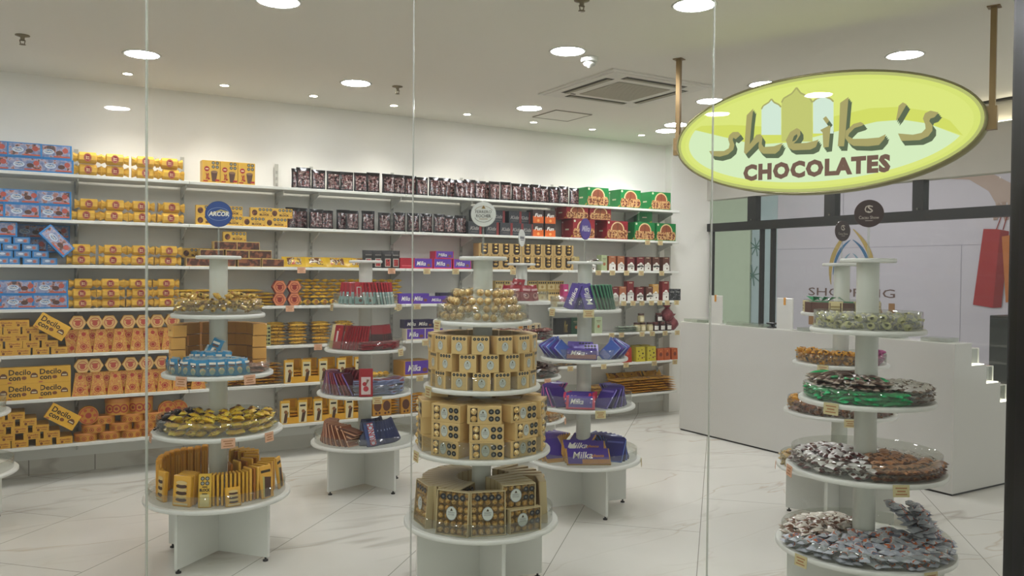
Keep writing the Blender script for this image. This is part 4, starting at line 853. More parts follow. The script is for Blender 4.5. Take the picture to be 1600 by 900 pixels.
# fifth shelf: yellow foil bars
K_BAR = Kind('chocolate_bar', 'bar', pillow(0.19, 0.045, 0.028, BARART, M('#5a3b24', 0.35), 8, 4))
for col, c in enumerate([433, 467, 503, 540]):
    for L in range(6):
        K_BAR.put((SX(c, 4)+random.uniform(-.006, .006), 6.60+random.uniform(-.008, .008), ZS[4]+TH/2+0.0005+L*0.0282), (0, 0, random.uniform(-.03, .03)), 'yellow-brown foil bar, layer %s up in the %s pile on the fifth shelf' % (ORD[L], ORD[col]), 'foil bars on the fifth shelf')
        if L > 2: K_BAR.put((SX(c, 4)+0.01, 6.67+random.uniform(-.008, .008), ZS[4]+TH/2+0.012+L*0.0282), (0, 0, random.uniform(-.03, .03)), 'yellow-brown foil bar in the back row of piles on the fifth shelf', 'foil bars at the back of the fifth shelf')
K_OCTB = Kind('octagon_marked_box', 'box', carton(0.05, 0.16, 0.165, M('#a7a266', 0.45)), [('front_print', (lambda a: (Print(a, (-0.025, -0.0802, 0), w=0.05, h=0.165).octs([0.3, 0.72], [0.12, 0.3, 0.48, 0.66, 0.84], 0.009, OCT), a)[1])(MB()))])
lay(K_OCTB, 4, [418], 'narrow yellow box covered in black octagons', 'octagon boxes', d=0.16)
lay(K_MW, 4, [650, 678], 'violet and cream chocolate box, lower row', 'violet and cream boxes', d=0.10)
lay(K_MD, 4, [646, 664], 'dark violet chocolate box, upper row', 'violet and cream boxes', 1, 0.10, y=6.64, d=0.10, start=0)
K_BLKT = Kind('black_gold_box', 'box', carton(0.19, 0.05, 0.16, M('#161512', 0.35)), [('gold_script', (lambda a: (Print(a, (-0.095, -0.0252, 0), w=0.19, h=0.16).text('Mint', 0.5, 0.12, 0.72, 0.85, M('#a08a4a', 0.4), 0.0, 0.3), a)[1])(MB()))])
lay(K_BLKT, 4, [881], 'black box with gold script beside the post', 'black and green boxes', d=0.05)
for n, (c, px, nm) in enumerate([('deep', 900, 'dark green box'), ('bare', 915, 'cream slim box with small picture'), ('mint', 936, 'pale green slim box')]):
    lay(SL[c], 4, [px], nm+'', 'black and green boxes', d=0.08, start=n+1, jit=0.002)
K_MINT = Kind('mint_sachet', 'sachet', pillow(0.085, 0.12, 0.02, busy('mint_art', [(0, '#9fb09a'), (0.5, '#c5ccb8'), (0.58, '#2d332b')], 55, 0.4), None, 6, 4))
for i, c in enumerate([973, 984, 995]):
    for L in range(3): K_MINT.put((SX(c, 4), 6.60, ZS[4]+TH/2+0.0005+L*0.0202), (0, 0, random.uniform(-.2, .2)), 'pale mint sachet, layer %s up in the %s pile before the jars' % (ORD[L], ORD[i]), 'mint sachets')
def jar(body, lid, lab):
    m = MB(); m.lathe([(0.032, 0), (0.036, 0.006), (0.036, 0.062), (0.029, 0.072)], 16, body)
    l = MB(); l.lathe([(0.032, 0.0722), (0.033, 0.074), (0.033, 0.09), (0.031, 0.092)], 16, lid)
    a = MB()
    def g(u, v): t = -PI/2+(u-0.5)*1.7; return (0.0366*math.cos(t), 0.0366*math.sin(t), 0.012+v*0.042)
    a.grid(g, 8, 1, lab); return Kind('sweet_spread_jar', 'jar', m, [('lid', l), ('paper_label', a)])
K_JC = jar(M('#b9ab80', 0.15), M('#4a2f22', 0.4), M('#d5cba6', 0.5)); K_JB = jar(M('#3d1d17', 0.15), M('#5c2b24', 0.4), M('#dedad2', 0.5))
lay(K_JC, 4, [998, 1007, 1018], 'cream spread jar with dark lid, lower row', 'jars on the fifth shelf', d=0.072, jit=0.001)
lay(K_JC, 4, [1004.5], 'cream spread jar on top of others', 'jars on the fifth shelf', 1, 0.0925, d=0.072, jit=0.001)
lay(K_JB, 4, [1027, 1037, 1047], 'chocolate jar with white label, lower row', 'jars on the fifth shelf', d=0.072, jit=0.001)
lay(K_JB, 4, [1032], 'chocolate jar with white label standing on others', 'jars on the fifth shelf', 1, 0.0925, d=0.072, jit=0.001)
m = MB()
def g(u, v): 
    t = 2*PI*u; r = 0.075*math.sin(PI*min(0.93, v*0.9+0.07))**0.7*(1+0.1*math.sin(5*t+9*v)); return (r*math.cos(t), r*0.7*math.sin(t), v*0.14)
m.grid(g, 14, 8, busy('mesh_red', [(0, '#6d1f26'), (0.5, '#a05357'), (0.56, '#4a1418')], 70, 0.4))
k = Kind('wrapped_sweet_bundle', 'bag', m, [('tied_top', (lambda q: (q.grid(lambda u, v: ((0.012+0.035*v)*math.cos(2*PI*u)*(1+.2*math.sin(6*PI*u)), (0.012+0.03*v)*math.sin(2*PI*u), 0.136+v*0.035), 12, 2, M('#8f3a40', 0.4)), q)[1])(MB()))])
for i, (c, dz) in enumerate([(1055, 0), (1047, 0.094)]): lay(k, 4, [c], 'red netted sweet bundle ' + ('lying above the jars' if i else 'by the jars'), 'red sweet bundles', 0, 0, dz=dz, d=0.11)
# sixth shelf
def dispbox(w_, h_):
    m = MB(); t = 0.003; d_ = 0.12; Yc = M('#d9a02a', 0.4)
    m.box(-w_/2, w_/2, d_/2-t, d_/2, 0, h_, Yc); m.box(-w_/2, -w_/2+t, -d_/2, d_/2-t, 0, h_*0.55, Yc); m.box(w_/2-t, w_/2, -d_/2, d_/2-t, 0, h_*0.55, Yc); m.box(-w_/2+t, w_/2-t, -d_/2, -d_/2+t, 0, h_*0.28, Yc); m.box(-w_/2+t, w_/2-t, -d_/2+t, d_/2-t, 0, t, Yc)
    a = MB(); p = Print(a, (-w_/2, d_/2-t-0.0002, 0), w=w_, h=h_); p.rect(0.15, 0.62, 0.85, 0.94, M('#c88a22', 0.4)); return Kind('open_display_carton', 'box', m, [('header_print', a)])
K_DISP = dispbox(0.115, 0.185)
m = MB(); p = front(m, 0.075, 0.03, 0.185); p.rect(0.08, 0.03, 0.92, 0.9, M('#d6c9a0', 0.45)); p.poly([(0.3, 0.05), (0.62, 0.05), (0.85, 0.5), (0.5, 0.55)], M('#4a2d1c', 0.45)); p.rect(0.2, 0.72, 0.8, 0.8, M('#2a2018', 0.5)); p.disc(0.55, 0.52, 0.014, M('#8a5a34', 0.5))
K_TALL = Kind('tall_snack_box', 'box', carton(0.075, 0.03, 0.185, YEL_), [('front_print', m)])
K_SNK = Kind('wrapped_snack', 'packet', pillow(0.105, 0.07, 0.024, M('#d49a2e', 0.28), None, 6, 4))
def display_row(k, units, grp):
    for n, (cd, ctl) in enumerate(units):
        x = SX(cd, k)
        lay(K_DISP, k, [cd], 'open yellow display carton', grp, d=0.12, start=n, jit=0.0)
        for L in range(4): K_SNK.put((x, 6.60, ZS[k]+TH/2+0.0036+L*0.0242), (0, 0, random.uniform(-.06, .06)), 'yellow wrapped snack, layer %s up in the %s display carton of the %s' % (ORD[L], ORD[n], SHN[k]), 'wrapped snacks in display cartons')
        if ctl: lay(K_TALL, k, [ctl], 'tall yellow snack box with spoon picture', grp, d=0.03, start=n, jit=0.001)
display_row(5, [(466, 479), (491, 505), (520, 534), (548, 561)], 'yellow display cartons on the sixth shelf')
lay(K_TALL, 5, [452], 'tall yellow snack box before the open cartons', 'yellow display cartons on the sixth shelf', d=0.03)
K_STK = Kind('flat_chocolate_pack', 'pack', pillow(0.20, 0.12, 0.024, busy('gold_red_art', [(0, '#cf9a35'), (0.5, '#d3a544'), (0.56, '#7a2c20'), (0.61, '#3f2416'), (0.66, '#c9932f')], 24, 0.3), YEL2))
for col, c in enumerate([302, 374, 402, 424]):
    for L in range([4, 4, 4, 7][col]):
        K_STK.put((SX(c, 5)+random.uniform(-.01, .01), 6.63, ZS[5]+TH/2+0.0005+L*0.0242), (0, 0, random.uniform(-.08, .08)), 'flat gold-red chocolate pack, layer %s up in the %s pile on the sixth shelf' % (ORD[L], ORD[col]), 'flat chocolate packs on the sixth shelf')
lay(milka(0.27, 0.18, 0.13, '#5b3a9c', '#b8873a', 'violet_gold_chocolate_box'), 5, [650], 'large violet chocolate box with gold edge', 'violet and gold boxes', d=0.18, rz=0.15)
K_CUP = Kind('small_snack_cup', 'packet', pillow(0.07, 0.06, 0.05, BARART, None, 6, 4))
for i, c in enumerate([588, 597, 606]): K_CUP.put((SX(c, 5), 6.6, ZS[5]+TH/2+0.001), (0, 0, 0.3*i), 'small brown-gold snack packet behind the maroon bars, %s toward the counter' % ORD[i], 'brown-gold snack packets')
def giftbag(col, art, w_, h_):
    m = MB(); d_ = 0.10
    vs = [(-w_/2, -d_/2, 0), (w_/2, -d_/2, 0), (w_/2, d_/2, 0), (-w_/2, d_/2, 0), (-w_/2*.96, -d_/2*.9, h_), (w_/2*.96, -d_/2*.9, h_), (w_/2*.96, d_/2*.9, h_), (-w_/2*.96, d_/2*.9, h_)]
    m.add(vs, [(0, 3, 2, 1), (0, 1, 5, 4), (1, 2, 6, 5), (2, 3, 7, 6), (3, 0, 4, 7), (4, 5, 6, 7)], col)
    a = MB(); p = front(a, w_, d_, h_)
    for u, v, r, c in art: p.disc(u, v, r, c, 10, up=False)
    return Kind('gift_bag', 'gift bag', m, [('printed_spots', a)])
SP = [(0.25, 0.7, 0.008, INK), (0.6, 0.8, 0.006, INK), (0.72, 0.55, 0.01, INK), (0.35, 0.4, 0.007, INK), (0.65, 0.25, 0.009, MAR), (0.2, 0.18, 0.006, INK), (0.85, 0.3, 0.006, INK)]
K_GY = giftbag(M('#c7b52c', 0.4), SP, 0.115, 0.15); K_GR = giftbag(M('#a8301f', 0.35), [(0.5, 0.6, 0.018, M('#c85a3a', 0.4))], 0.11, 0.15); K_GO = giftbag(M('#b9571f', 0.4), [(0.5, 0.5, 0.02, M('#7d3414', 0.4)), (0.5, 0.8, 0.008, M('#d98a4a', 0.4))], 0.08, 0.12)
lay(K_GR, 5, [980], 'shiny red gift bag', 'gift bags on the sixth shelf', d=0.10)
lay(K_GR, 5, [970], 'red gift bag set back', 'gift bags on the sixth shelf', y=6.7, d=0.10)
lay(K_GY, 5, [1001, 1018], 'yellow spotted gift bag, front pair', 'gift bags on the sixth shelf', d=0.10, jit=0.001)
lay(K_GY, 5, [993, 1009], 'yellow spotted gift bag, back pair', 'gift bags on the sixth shelf', y=6.75, d=0.10, jit=0.001)
lay(K_GO, 5, [1032, 1042, 1054], 'small orange gift bag', 'gift bags on the sixth shelf', d=0.10, jit=0.001)
K_DK = Kind('dark_gold_flat_pack', 'pack', pillow(0.18, 0.12, 0.02, busy('dark_gold', [(0, '#2d2018'), (0.5, '#4a3420'), (0.58, '#b8924a')], 40, 0.3), None, 6, 4))
for i, c in enumerate([868, 885, 902, 925]): K_DK.put((SX(c, 5), 6.62, ZS[5]+TH/2+0.0006), (0.05, 0, random.uniform(-.2, .2)), 'flat dark and gold pack on the sixth shelf near the violet bars, %s in line' % ORD[i], 'dark gold flat packs')
# bottom shelf: tins and drums
def tin(r, h_, sx=1.0, n=20, face=False):
    m = MB(); m.lathe([(r, 0), (r, h_*0.72)], n, M('#c98f36', 0.42)); m.lathe([(r*1.02, h_*0.72), (r*1.02, h_), (r*0.99, h_+0.001)], n, M('#bf7a34', 0.42))
    if sx != 1: m.v = [(a*sx, b, c) for a, b, c in m.v]
    a = MB()
    for i, t in enumerate((-0.75, -0.2, 0.4)):
        an = -PI/2+t; x, y = r*sx*math.cos(an)*1.003, r*math.sin(an)*1.003; nn = Vector((math.cos(an)/sx, math.sin(an), 0)).normalized(); ex = Vector((-nn.y, nn.x, 0))
        p = Print(a, (x, y, h_*0.38)+nn*0.0 if False else Vector((x, y, h_*0.38))+nn*0.0008, ex, (0, 0, 1), nn); p.ring(0, 0, h_*0.27, h_*0.08, M('#a9402c', 0.4), 12); p.disc(0, 0, h_*0.1, M('#8f3324', 0.4), 8)
    return Kind('round_sweet_tin', 'tin', m, [('red_print', a)])
K_TIN = tin(0.062, 0.056, 1.25); K_DRUM = tin(0.085, 0.118, 1.0)
for L, cols in enumerate([[135, 172, 208, 236], [147, 190, 228], [163, 207.5, 242]]):
    lay(K_TIN, 6, cols, 'yellow-red oval tin, '+LR[L], 'oval sweet tins', L, 0.0572, d=0.125, jit=0.004)
lay(K_DRUM, 6, [186, 222], 'tall yellow-red drum on oval tins', 'sweet drums', 3, 0.0572, d=0.17, jit=0.001)
m = MB(); m.lathe([(0.066, 0), (0.066, 0.045)], 22, M('#c0822f', 0.42)); m.xf(Matrix.Translation((0, 0.022, 0.066)) @ Matrix.Rotation(PI/2, 4, 'X'))
a = MB(); p = Print(a, (0, -0.0235, 0.066)); p.ring(0, 0, 0.060, 0.006, M('#a9402c', 0.4), 22); p.disc(0, 0, 0.02, M('#a03a2a', 0.4), 16)
for i in range(6): p.disc(0.041*math.cos(i*PI/3), 0.041*math.sin(i*PI/3), 0.011, M('#b5532f', 0.4), 10, up=False)
K_LID = Kind('round_sweet_tin', 'tin', m, [('front_print', a)])
lay(K_LID, 6, [138, 262, 279], 'round yellow-red tin on edge showing its face', 'sweet tins on edge', 0, 0, dz=0.1168, d=0.045, jit=0.002, y=6.585)
for i, c in enumerate([258, 283]): lay(K_TIN, 6, [c], 'oval tin under tins on edge, lower row', 'oval sweet tins', 0, 0, d=0.125, start=i+4)
for i, c in enumerate([258, 283]): lay(K_TIN, 6, [c], 'oval tin under tins on edge, upper row', 'oval sweet tins', 1, 0.0572, d=0.125, start=i+4)
lay(K_TALL, 6, [446], 'tall yellow snack box first of its line', 'yellow display cartons on the bottom shelf', d=0.03)
display_row(6, [(460, 473), (484, 497), (508, 521), (533, 546), (556, 569)], 'yellow display cartons on the bottom shelf')
m = MB(); p = front(m, 0.085, 0.05, 0.185); p.disc(0.5, 0.45, 0.034, M('#5a3220', 0.45), 14, 1.3); p.rect(0.15, 0.85, 0.85, 0.95, M('#3a2a1a', 0.5)); p.disc(0.35, 0.12, 0.01, M('#5a3220', 0.45), 8); p.disc(0.7, 0.14, 0.01, M('#5a3220', 0.45), 8)
K_CHB = Kind('chocolate_egg_box', 'box', carton(0.085, 0.05, 0.185, M('#b8832e', 0.4)), [('front_print', m)])
lay(K_CHB, 6, [590, 604, 634], 'gold box with a dark round chocolate picture', 'gold chocolate boxes on the bottom shelf', d=0.05, jit=0.001)
for col, c in enumerate([617, 645, 659]):
    for L in range(7): K_SNK.put((SX(c, 6), 6.61, ZS[6]+TH/2+0.0005+L*0.0242), (0, 0, random.uniform(-.08, .08)), 'yellow wrapped snack, layer %s up in the %s pile beside the gold boxes' % (ORD[L], ORD[col]), 'wrapped snacks in piles on the bottom shelf')
K_SACK = Kind('beige_sweet_sack', 'bag', pillow(0.22, 0.16, 0.045, M('#a08a6a', 0.35), M('#87765c', 0.4)))
for col, c in enumerate([838, 862]):
    for L in range(4): K_SACK.put((SX(c, 6), 6.64, ZS[6]+TH/2+0.001+L*0.0452), (0, 0, random.uniform(-.06, .06)), 'beige plump sweet bag, layer %s up in the %s pile on the bottom shelf' % (ORD[L], ORD[col]), 'beige sweet bags')
K_BIGP = Kind('large_chocolate_pack', 'pack', pillow(0.265, 0.19, 0.024, busy('orange_pack_art', [(0, '#c9922f'), (0.5, '#d8a040'), (0.57, '#5b3418'), (0.62, '#9a5a26'), (0.66, '#d09a36')], 16, 0.3), M('#e2ab42', 0.3)))
for col, c in enumerate([944, 978, 1011, 1040]):
    for L in range(6 if col else 4):
        K_BIGP.put((SX(c, 6)+random.uniform(-.012, .012), 6.63+0.006*L, ZS[6]+TH/2+0.0045+L*0.0245), (0.04, 0, random.uniform(-.1, .1)), 'large orange-gold chocolate pack, layer %s up in the %s pile at the counter end' % (ORD[L], ORD[col]), 'large orange-gold packs')
for i, c in enumerate([965, 990, 1020]): K_BIGP.put((SX(c, 6, 6.8), 6.80, ZS[6]+TH/2+0.10), (1.0, 0, 0.05*i), 'large orange-gold chocolate pack propped against the wall behind the piles, %s in line' % ORD[i], 'large orange-gold packs')
# price tickets on the shelf edges
def ticket(col, w_=0.066, h_=0.048):
    m = MB(); m.box(-w_/2, w_/2, -0.0015, 0.0, -h_/2, h_/2, M(col, 0.5)); a = MB(); p = Print(a, (-w_/2, -0.0016, -h_/2), w=w_, h=h_); L = M('#a5734a', 0.5)
    p.rect(0.15, 0.68, 0.85, 0.78, L); p.rect(0.25, 0.42, 0.75, 0.54, L); p.rect(0.15, 0.18, 0.85, 0.28, L)
    return Kind('price_ticket', 'price tag', m, [('printed_lines', a)])
K_TAGO = ticket('#d9a98a'); K_TAGY = ticket('#c9bc8e')
TG = {1: [(1012, 'Y'), (1032, 'Y')], 2: [(471, 'O'), (612, 'O'), (667, 'Y'), (712, 'Y'), (802, 'Y'), (935, 'Y'), (957, 'Y'), (979, 'Y'), (1002, 'Y'), (1034, 'Y')],
      3: [(453, 'O'), (622, 'Y'), (652, 'Y'), (866, 'Y'), (964, 'Y'), (974.5, 'Y'), (989, 'Y'), (1003, 'Y'), (1018, 'Y'), (1031, 'Y'), (1042.5, 'Y'), (1057, 'Y')],
      4: [(497, 'O'), (665, 'Y'), (955.5, 'Y'), (971, 'Y'), (1003, 'Y'), (1019, 'Y'), (1039, 'Y'), (1060, 'Y')], 5: [(656, 'Y'), (891, 'Y'), (943, 'Y'), (978, 'Y'), (1022, 'Y'), (1054, 'Y')]}
for k, L in TG.items():
    for i, (px, c) in enumerate(L):
        (K_TAGO if c == 'O' else K_TAGY).put((min(SX(px, k, 6.527), 5.93), 6.5275, ZS[k]-0.012), 0, '%s price ticket clipped to the %s edge, %s toward the counter' % ('orange' if c == 'O' else 'cream', SHN[k], ORD[i]), 'price tickets on the shelf edges')
# ================================================================== ROUND DISPLAY STANDS
TZ = [0.32, 0.659, 0.957, 1.261, 1.562]; TR = [0.367, 0.327, 0.278, 0.235, 0.114]; DT = 0.020
STANDS = {'A': ((0.896, 4.493), 40), 'B': ((2.059, 5.418), 19), 'C': ((1.893, 3.435), 80), 'D': ((3.093, 4.268), 82), 'E': ((3.155, 2.273), 36), 'F': ((4.314, 3.288), 25), 'G': ((3.48, 5.672), 30), 'H': ((-0.37, 5.67), 30)}
SLAB = {'A': 'white round tiered stand of yellow sweets before the blue-signed plate', 'B': 'white round tiered stand holding red bars and a blue packet', 'C': 'white round tiered stand stacked with gold cartons and foil balls', 'D': 'white round tiered stand of violet chocolate bars',
        'E': 'large white round tiered stand of loose wrapped sweets near the black post', 'F': 'white round tiered stand half hidden behind the one of loose sweets', 'G': 'small-looking white round stand seen between the gold and violet stands', 'H': 'white round stand of which only a tier edge enters the picture'}
RIMM = clear('tray_rim_acrylic', '#f4f5f2', 0.05, 1.45, '#dcdcd6', 0.05)
POSTM = M('#d3d5cc', 0.4, var=0.01)
for k, ((sx, sy), leg) in STANDS.items():
    o = link('round_display_stand', None, None, (sx, sy, 0))
    for i in range(2):
        m = MB(); m.box(-0.315, 0.315, -0.009, 0.009, 0.022, TZ[0]-DT/2-0.0005, WHITE, 0.001)
        if i == 1: m = MB(); m.box(-0.315, -0.0095, -0.009, 0.009, 0.022, TZ[0]-DT/2-0.0005, WHITE, 0.001); m.box(0.0095, 0.315, -0.009, 0.009, 0.022, TZ[0]-DT/2-0.0005, WHITE, 0.001)
        m.xf(Matrix.Rotation(math.radians(leg+90*i), 4, 'Z')); part('base_panel', m, o)
    for i in range(4):
        a = math.radians(leg+90*i); m = MB(); m.lathe([(0.014, 0), (0.014, 0.008), (0.005, 0.010), (0.005, 0.0215)], 10, BLACK, (0.295*math.cos(a), 0.295*math.sin(a), 0)); part('levelling_foot', m, o, 'small black foot')
    for t in range(5):
        m = MB(); r = TR[t]; h = DT/2 if t < 4 else 0.009; z = TZ[t]
        m.lathe([(r-0.004, z-h), (r, z-h+0.004), (r, z+h-0.004), (r-0.004, z+h)], 56, WHITE); part('round_shelf' if t < 4 else 'top_plate', m, o)
        if t < 4:
            q = r*0.93; hh = [0.062, 0.075, 0.060, 0.075][t]
            m = MB(); m.lathe([(q, z+h+0.0004), (q, z+h+hh), (q-0.0035, z+h+hh), (q-0.0035, z+h+0.0004)], 56, RIMM, close=True); part('tray_rim', m, o, 'clear acrylic rim')
        m = MB(); z0 = TZ[t]+DT/2
        if t < 4: m.lathe([(0.046, z0+0.0003), (0.046, TZ[t+1]-(DT/2 if t < 3 else 0.009)-0.0003)], 28, POSTM); part('post', m, o)
    tag(o, SLAB[k], 'display stand', 'round tiered display stands')
def pol(k, r, a):
    """point on stand k at radius r and angle a (degrees, 0 = toward the street side where the viewer stands)"""
    (sx, sy), _ = STANDS[k]; f = math.atan2(-sy, -sx)+math.radians(a); return sx+r*math.cos(f), sy+r*math.sin(f), f
def face(K, k, t, r, a, lab, grp, z=0.0, lean=0.0, turn=0.0, sc=None, roll=0.0, bare=False):
    x, y, f = pol(k, r, a)
    e = Matrix.Rotation(f+PI/2+math.radians(turn), 4, 'Z') @ Matrix.Rotation(math.radians(-lean), 4, 'X') @ Matrix.Rotation(math.radians(roll), 4, 'Y')
    o = K.put((x, y, TZ[t]+DT/2+0.0006+z), tuple(e.to_euler()), lab, grp, sc, bare); return o
WHERE = lambda i, n: ORD[min(i, 35)]
def bar(w_, h_, d_, col, art=None, txt=None, tcol=None, edge=None, name='chocolate_bar', cat='chocolate bar', extra=None, vert=True):
    m = carton(w_, d_, h_, M(edge or col, 0.3), min(0.003, d_*0.3)); a = MB(); p = front(a, w_, d_, h_)
    p.rect(0.03, 0.02, 0.97, 0.98, M(col, 0.28))
    if art: p.rect(*art[:4], art[4])
    if txt:
        if vert: p.text(txt, 0.5-0.42*h_/w_*0.8, 0.40, 0.5+0.42*h_/w_*0.8, 0.62, tcol or WH, 0.012, 0.2, PI/2)
        else: p.text(txt, 0.14, 0.34, 0.60, 0.76, tcol or WH, 0.012, 0.3)
    if extra: extra(p)
    return Kind(name, cat, m, [('front_print', a)])
# ------------------------------------------------ stand A: yellow sweets
GA = 'upright packs on the lowest tier of the yellow stand'
K_SLV = Kind('orange_sleeve_pack', 'pack', carton(0.034, 0.07, 0.195, M('#dc9a2c', 0.32), 0.006), [('front_print', (lambda a: (Print(a, (-0.017, -0.0352, 0), w=0.034, h=0.195).rect(0.2, 0.1, 0.8, 0.88, M('#e6ae48', 0.35)).rect(0.45, 0.1, 0.55, 0.88, M('#b87a20', 0.4)), a)[1])(MB()))])
def cook(p):
    for i in range(6): p.disc(0.5, 0.22+0.11*i, 0.026, M(['#4a2a18', '#d9bd80'][i % 2], 0.45), 14, 0.4)
    p.rect(0.1, 0.06, 0.9, 0.12, CREAM)
K_COOK = bar(0.082, 0.150, 0.022, '#e0a838', name='cookie_pack', cat='pack', extra=cook)
def blk(p):
    p.octs([0.32, 0.68], [0.86, 0.72], 0.0105, OCT); p.octs([0.32, 0.68], [0.86, 0.72], 0.0068, M('#8f8f88', 0.5)); p.text('BLOCK', 0.1, 0.48, 0.9, 0.57, INK, 0.05); p.rect(0.3, 0.60, 0.7, 0.63, INK); p.rect(0.15, 0.04, 0.85, 0.4, M('#d8c78a', 0.4)); p.rect(0.3, 0.4, 0.7, 0.43, INK)
K_BLKP = bar(0.062, 0.165, 0.012, '#dcb03c', name='chocolate_block_bar', extra=blk)
K_BSP = bar(0.062, 0.155, 0.0125, '#c48a24', edge='#dba838', name='chocolate_block_bar', extra=lambda p: p.rect(0.15, 0.3, 0.85, 0.8, M('#8a5a2a', 0.4)))
def barart(p):
    p.poly([(0.2, 0.04), (0.7, 0.04), (0.9, 0.62), (0.35, 0.66)], M('#4b2b1b', 0.4)); p.rect(0.1, 0.78, 0.9, 0.86, INK); p.poly([(0.1, 0.04), (0.2, 0.04), (0.35, 0.66), (0.2, 0.7)], M('#b9b06a', 0.4))
K_YBAR = bar(0.075, 0.165, 0.013, '#e0a63a', edge='#e6b24a', name='wafer_bar', extra=barart)
K_YBAR2 = bar(0.075, 0.160, 0.011, '#b9782a', edge='#a8661c', name='wafer_bar', extra=barart)
for i in range(11):
    aa = -92-8.2*i; face(K_SLV, 'A', 0, 0.285, aa, 'orange sleeve pack upright, %s in the back arc of the yellow stand base' % ORD[i], GA, turn=-aa+random.uniform(-6, 6), sc=(1, 1, random.uniform(0.97, 1.03)))
for i, (a, tr) in enumerate([(-84, 0), (-70, 6)]): face(K_COOK, 'A', 0, 0.285, a, 'yellow cookie pack at the outer edge of the yellow stand base, %s inward' % ORD[i], GA, lean=4, turn=tr)
face(K_COOK, 'A', 0, 0.285, -36, 'yellow pack with a pile of cookies pictured, facing the glass', GA, lean=5, sc=(1.25, 1, 1))
for i in range(3): face(K_COOK, 'A', 0, 0.255-0.026*i, -36-3*i, 'yellow cookie pack standing behind the one facing the glass, %s back' % ORD[i], GA, lean=5, sc=(1.2, 1, 1))
face(K_BLKP, 'A', 0, 0.30, -12, 'yellow bar with four black octagons facing the glass', GA, lean=6)
for i in range(10): face(K_BSP, 'A', 0, 0.255, -8+4.2*i, 'yellow bar on edge beside the octagon bar, %s in the arc' % ORD[i], GA, turn=82, lean=0)
face(K_COOK, 'A', 0, 0.315, 13, 'short yellow pack with cookie picture leaning at the rim of the yellow stand', GA, lean=14, sc=(0.9, 1, 0.62))
for i in range(13): face((K_YBAR, K_YBAR2)[i % 2], 'A', 0, 0.25, 34+4.6*i, 'orange wafer bar on edge, %s in the sweep of bars on the yellow stand base' % ORD[i], GA, turn=82, roll=0)
face(K_YBAR, 'A', 0, 0.312, 50, 'orange wafer bar facing the glass on the yellow stand base', GA, lean=10, turn=-14)
face(K_YBAR, 'A', 0, 0.318, 88, 'orange wafer bar facing outward at the far side of the yellow stand base', GA, lean=8, turn=-18)
for i in range(12): face((K_YBAR2, K_YBAR)[i % 2], 'A', 0, 0.17, 20+12*i, 'orange wafer bar, %s in the inner ring round the yellow stand post' % ORD[i], GA, turn=82, z=0.0, sc=(1, 1, 1.15))
for i in range(5): face(K_YBAR, 'A', 0, 0.20, 120+9*i, 'orange wafer bar on edge at the back of the yellow stand base, %s of five' % ORD[i], GA, turn=82, sc=(1, 1, 1.15))
# wrapped sweets: meshes
def twist(r, l, col, sil, n=8):
    m = MB(); st = [(-l*0.95, r*0.75), (-l*0.6, r*0.3), (-l*0.5, r*0.95), (0, r), (l*0.5, r*0.95), (l*0.6, r*0.3), (l*0.95, r*0.75)]
    vs = [(x, q*math.cos(2*PI*i/n)*(1 if abs(x) < l*0.55 else (1.15 if i % 2 else 0.55)), r+q*math.sin(2*PI*i/n)*(1 if abs(x) < l*0.55 else 0.5)) for x, q in st for i in range(n)]
    fs = [(j*n+i, j*n+(i+1) % n, (j+1)*n+(i+1) % n, (j+1)*n+i) for j in range(len(st)-1) for i in range(n)]
    m.add(vs, [f for j, f in enumerate(fs) if 16 <= j < 32], col, True); m.add(vs, [f for j, f in enumerate(fs) if not 16 <= j < 32], sil, True); return m
def stick(l, w_, h_, col, end):
    m = pillow(l, w_, h_, col, end, 6, 3); return m
def sweets(k, t, K, rings, lab, grp, z0=0.0, rise=0.0, dz=0.0, turn=0, tiltj=0.15, layers=1, lh=0.02, roll=0):
    """rings: (radius, a0, a1, count); loose sweets lying in rings on a tier"""
    for L in range(layers):
        for r, a0, a1, n in rings:
            for i in range(n):
                a = a0+(a1-a0)*(i+0.5*(L % 2)+random.uniform(-.25, .25)+0.5)/n
                x, y, f = pol(k, r+random.uniform(-.008, .008), a)
                e = Matrix.Rotation(f+math.radians(turn)+random.uniform(-.35, .35)*(2.2 if tiltj > 0.24 else 1.3 if tiltj > 0.05 else 0.3), 4, 'Z') @ Matrix.Rotation(random.uniform(-tiltj, tiltj), 4, 'X') @ Matrix.Rotation(math.radians(roll)+random.uniform(-tiltj, tiltj), 4, 'Y')
                zz = z0+L*lh+rise*max(0, (0.30-r))+random.uniform(0, dz)
                K.put((x, y, TZ[t]+DT/2+0.0008+zz), tuple(e.to_euler()), lab, grp)
S_Y = Kind('wrapped_sweet', 'sweet', stick(0.060, 0.040, 0.032, YELART, M('#e2c850', 0.25)), [('brown_label', (lambda a: (Print(a, (-0.014, -0.010, 0.0322), (1, 0, 0), (0, 1, 0), (0, 0, 1), 0.028, 0.02).rect(0, 0.1, 1, 0.9, M('#6b3a24', 0.4)), a)[1])(MB()))])
sweets('A', 3, S_Y, [], '', '')
A3 = Kind('gold_wrapped_sweet', 'sweet', twist(0.013, 0.034, busy('gold_red_wrap', [(0, '#c29a3c'), (0.5, '#d9bd62'), (0.56, '#9a4a34'), (0.62, '#c9a54a')], 60, 0.22, 0.2), M('#cba94c', 0.25, 0.15)))
sweets('A', 3, A3, [(0.195, -180, 180, 24), (0.155, -180, 180, 18), (0.105, -180, 180, 13)], 'gold and red twist-wrapped sweet heaped on the upper tier of the yellow stand', 'gold sweets on the yellow stand', tiltj=0.5, layers=2, lh=0.028, rise=0.12, dz=0.01)
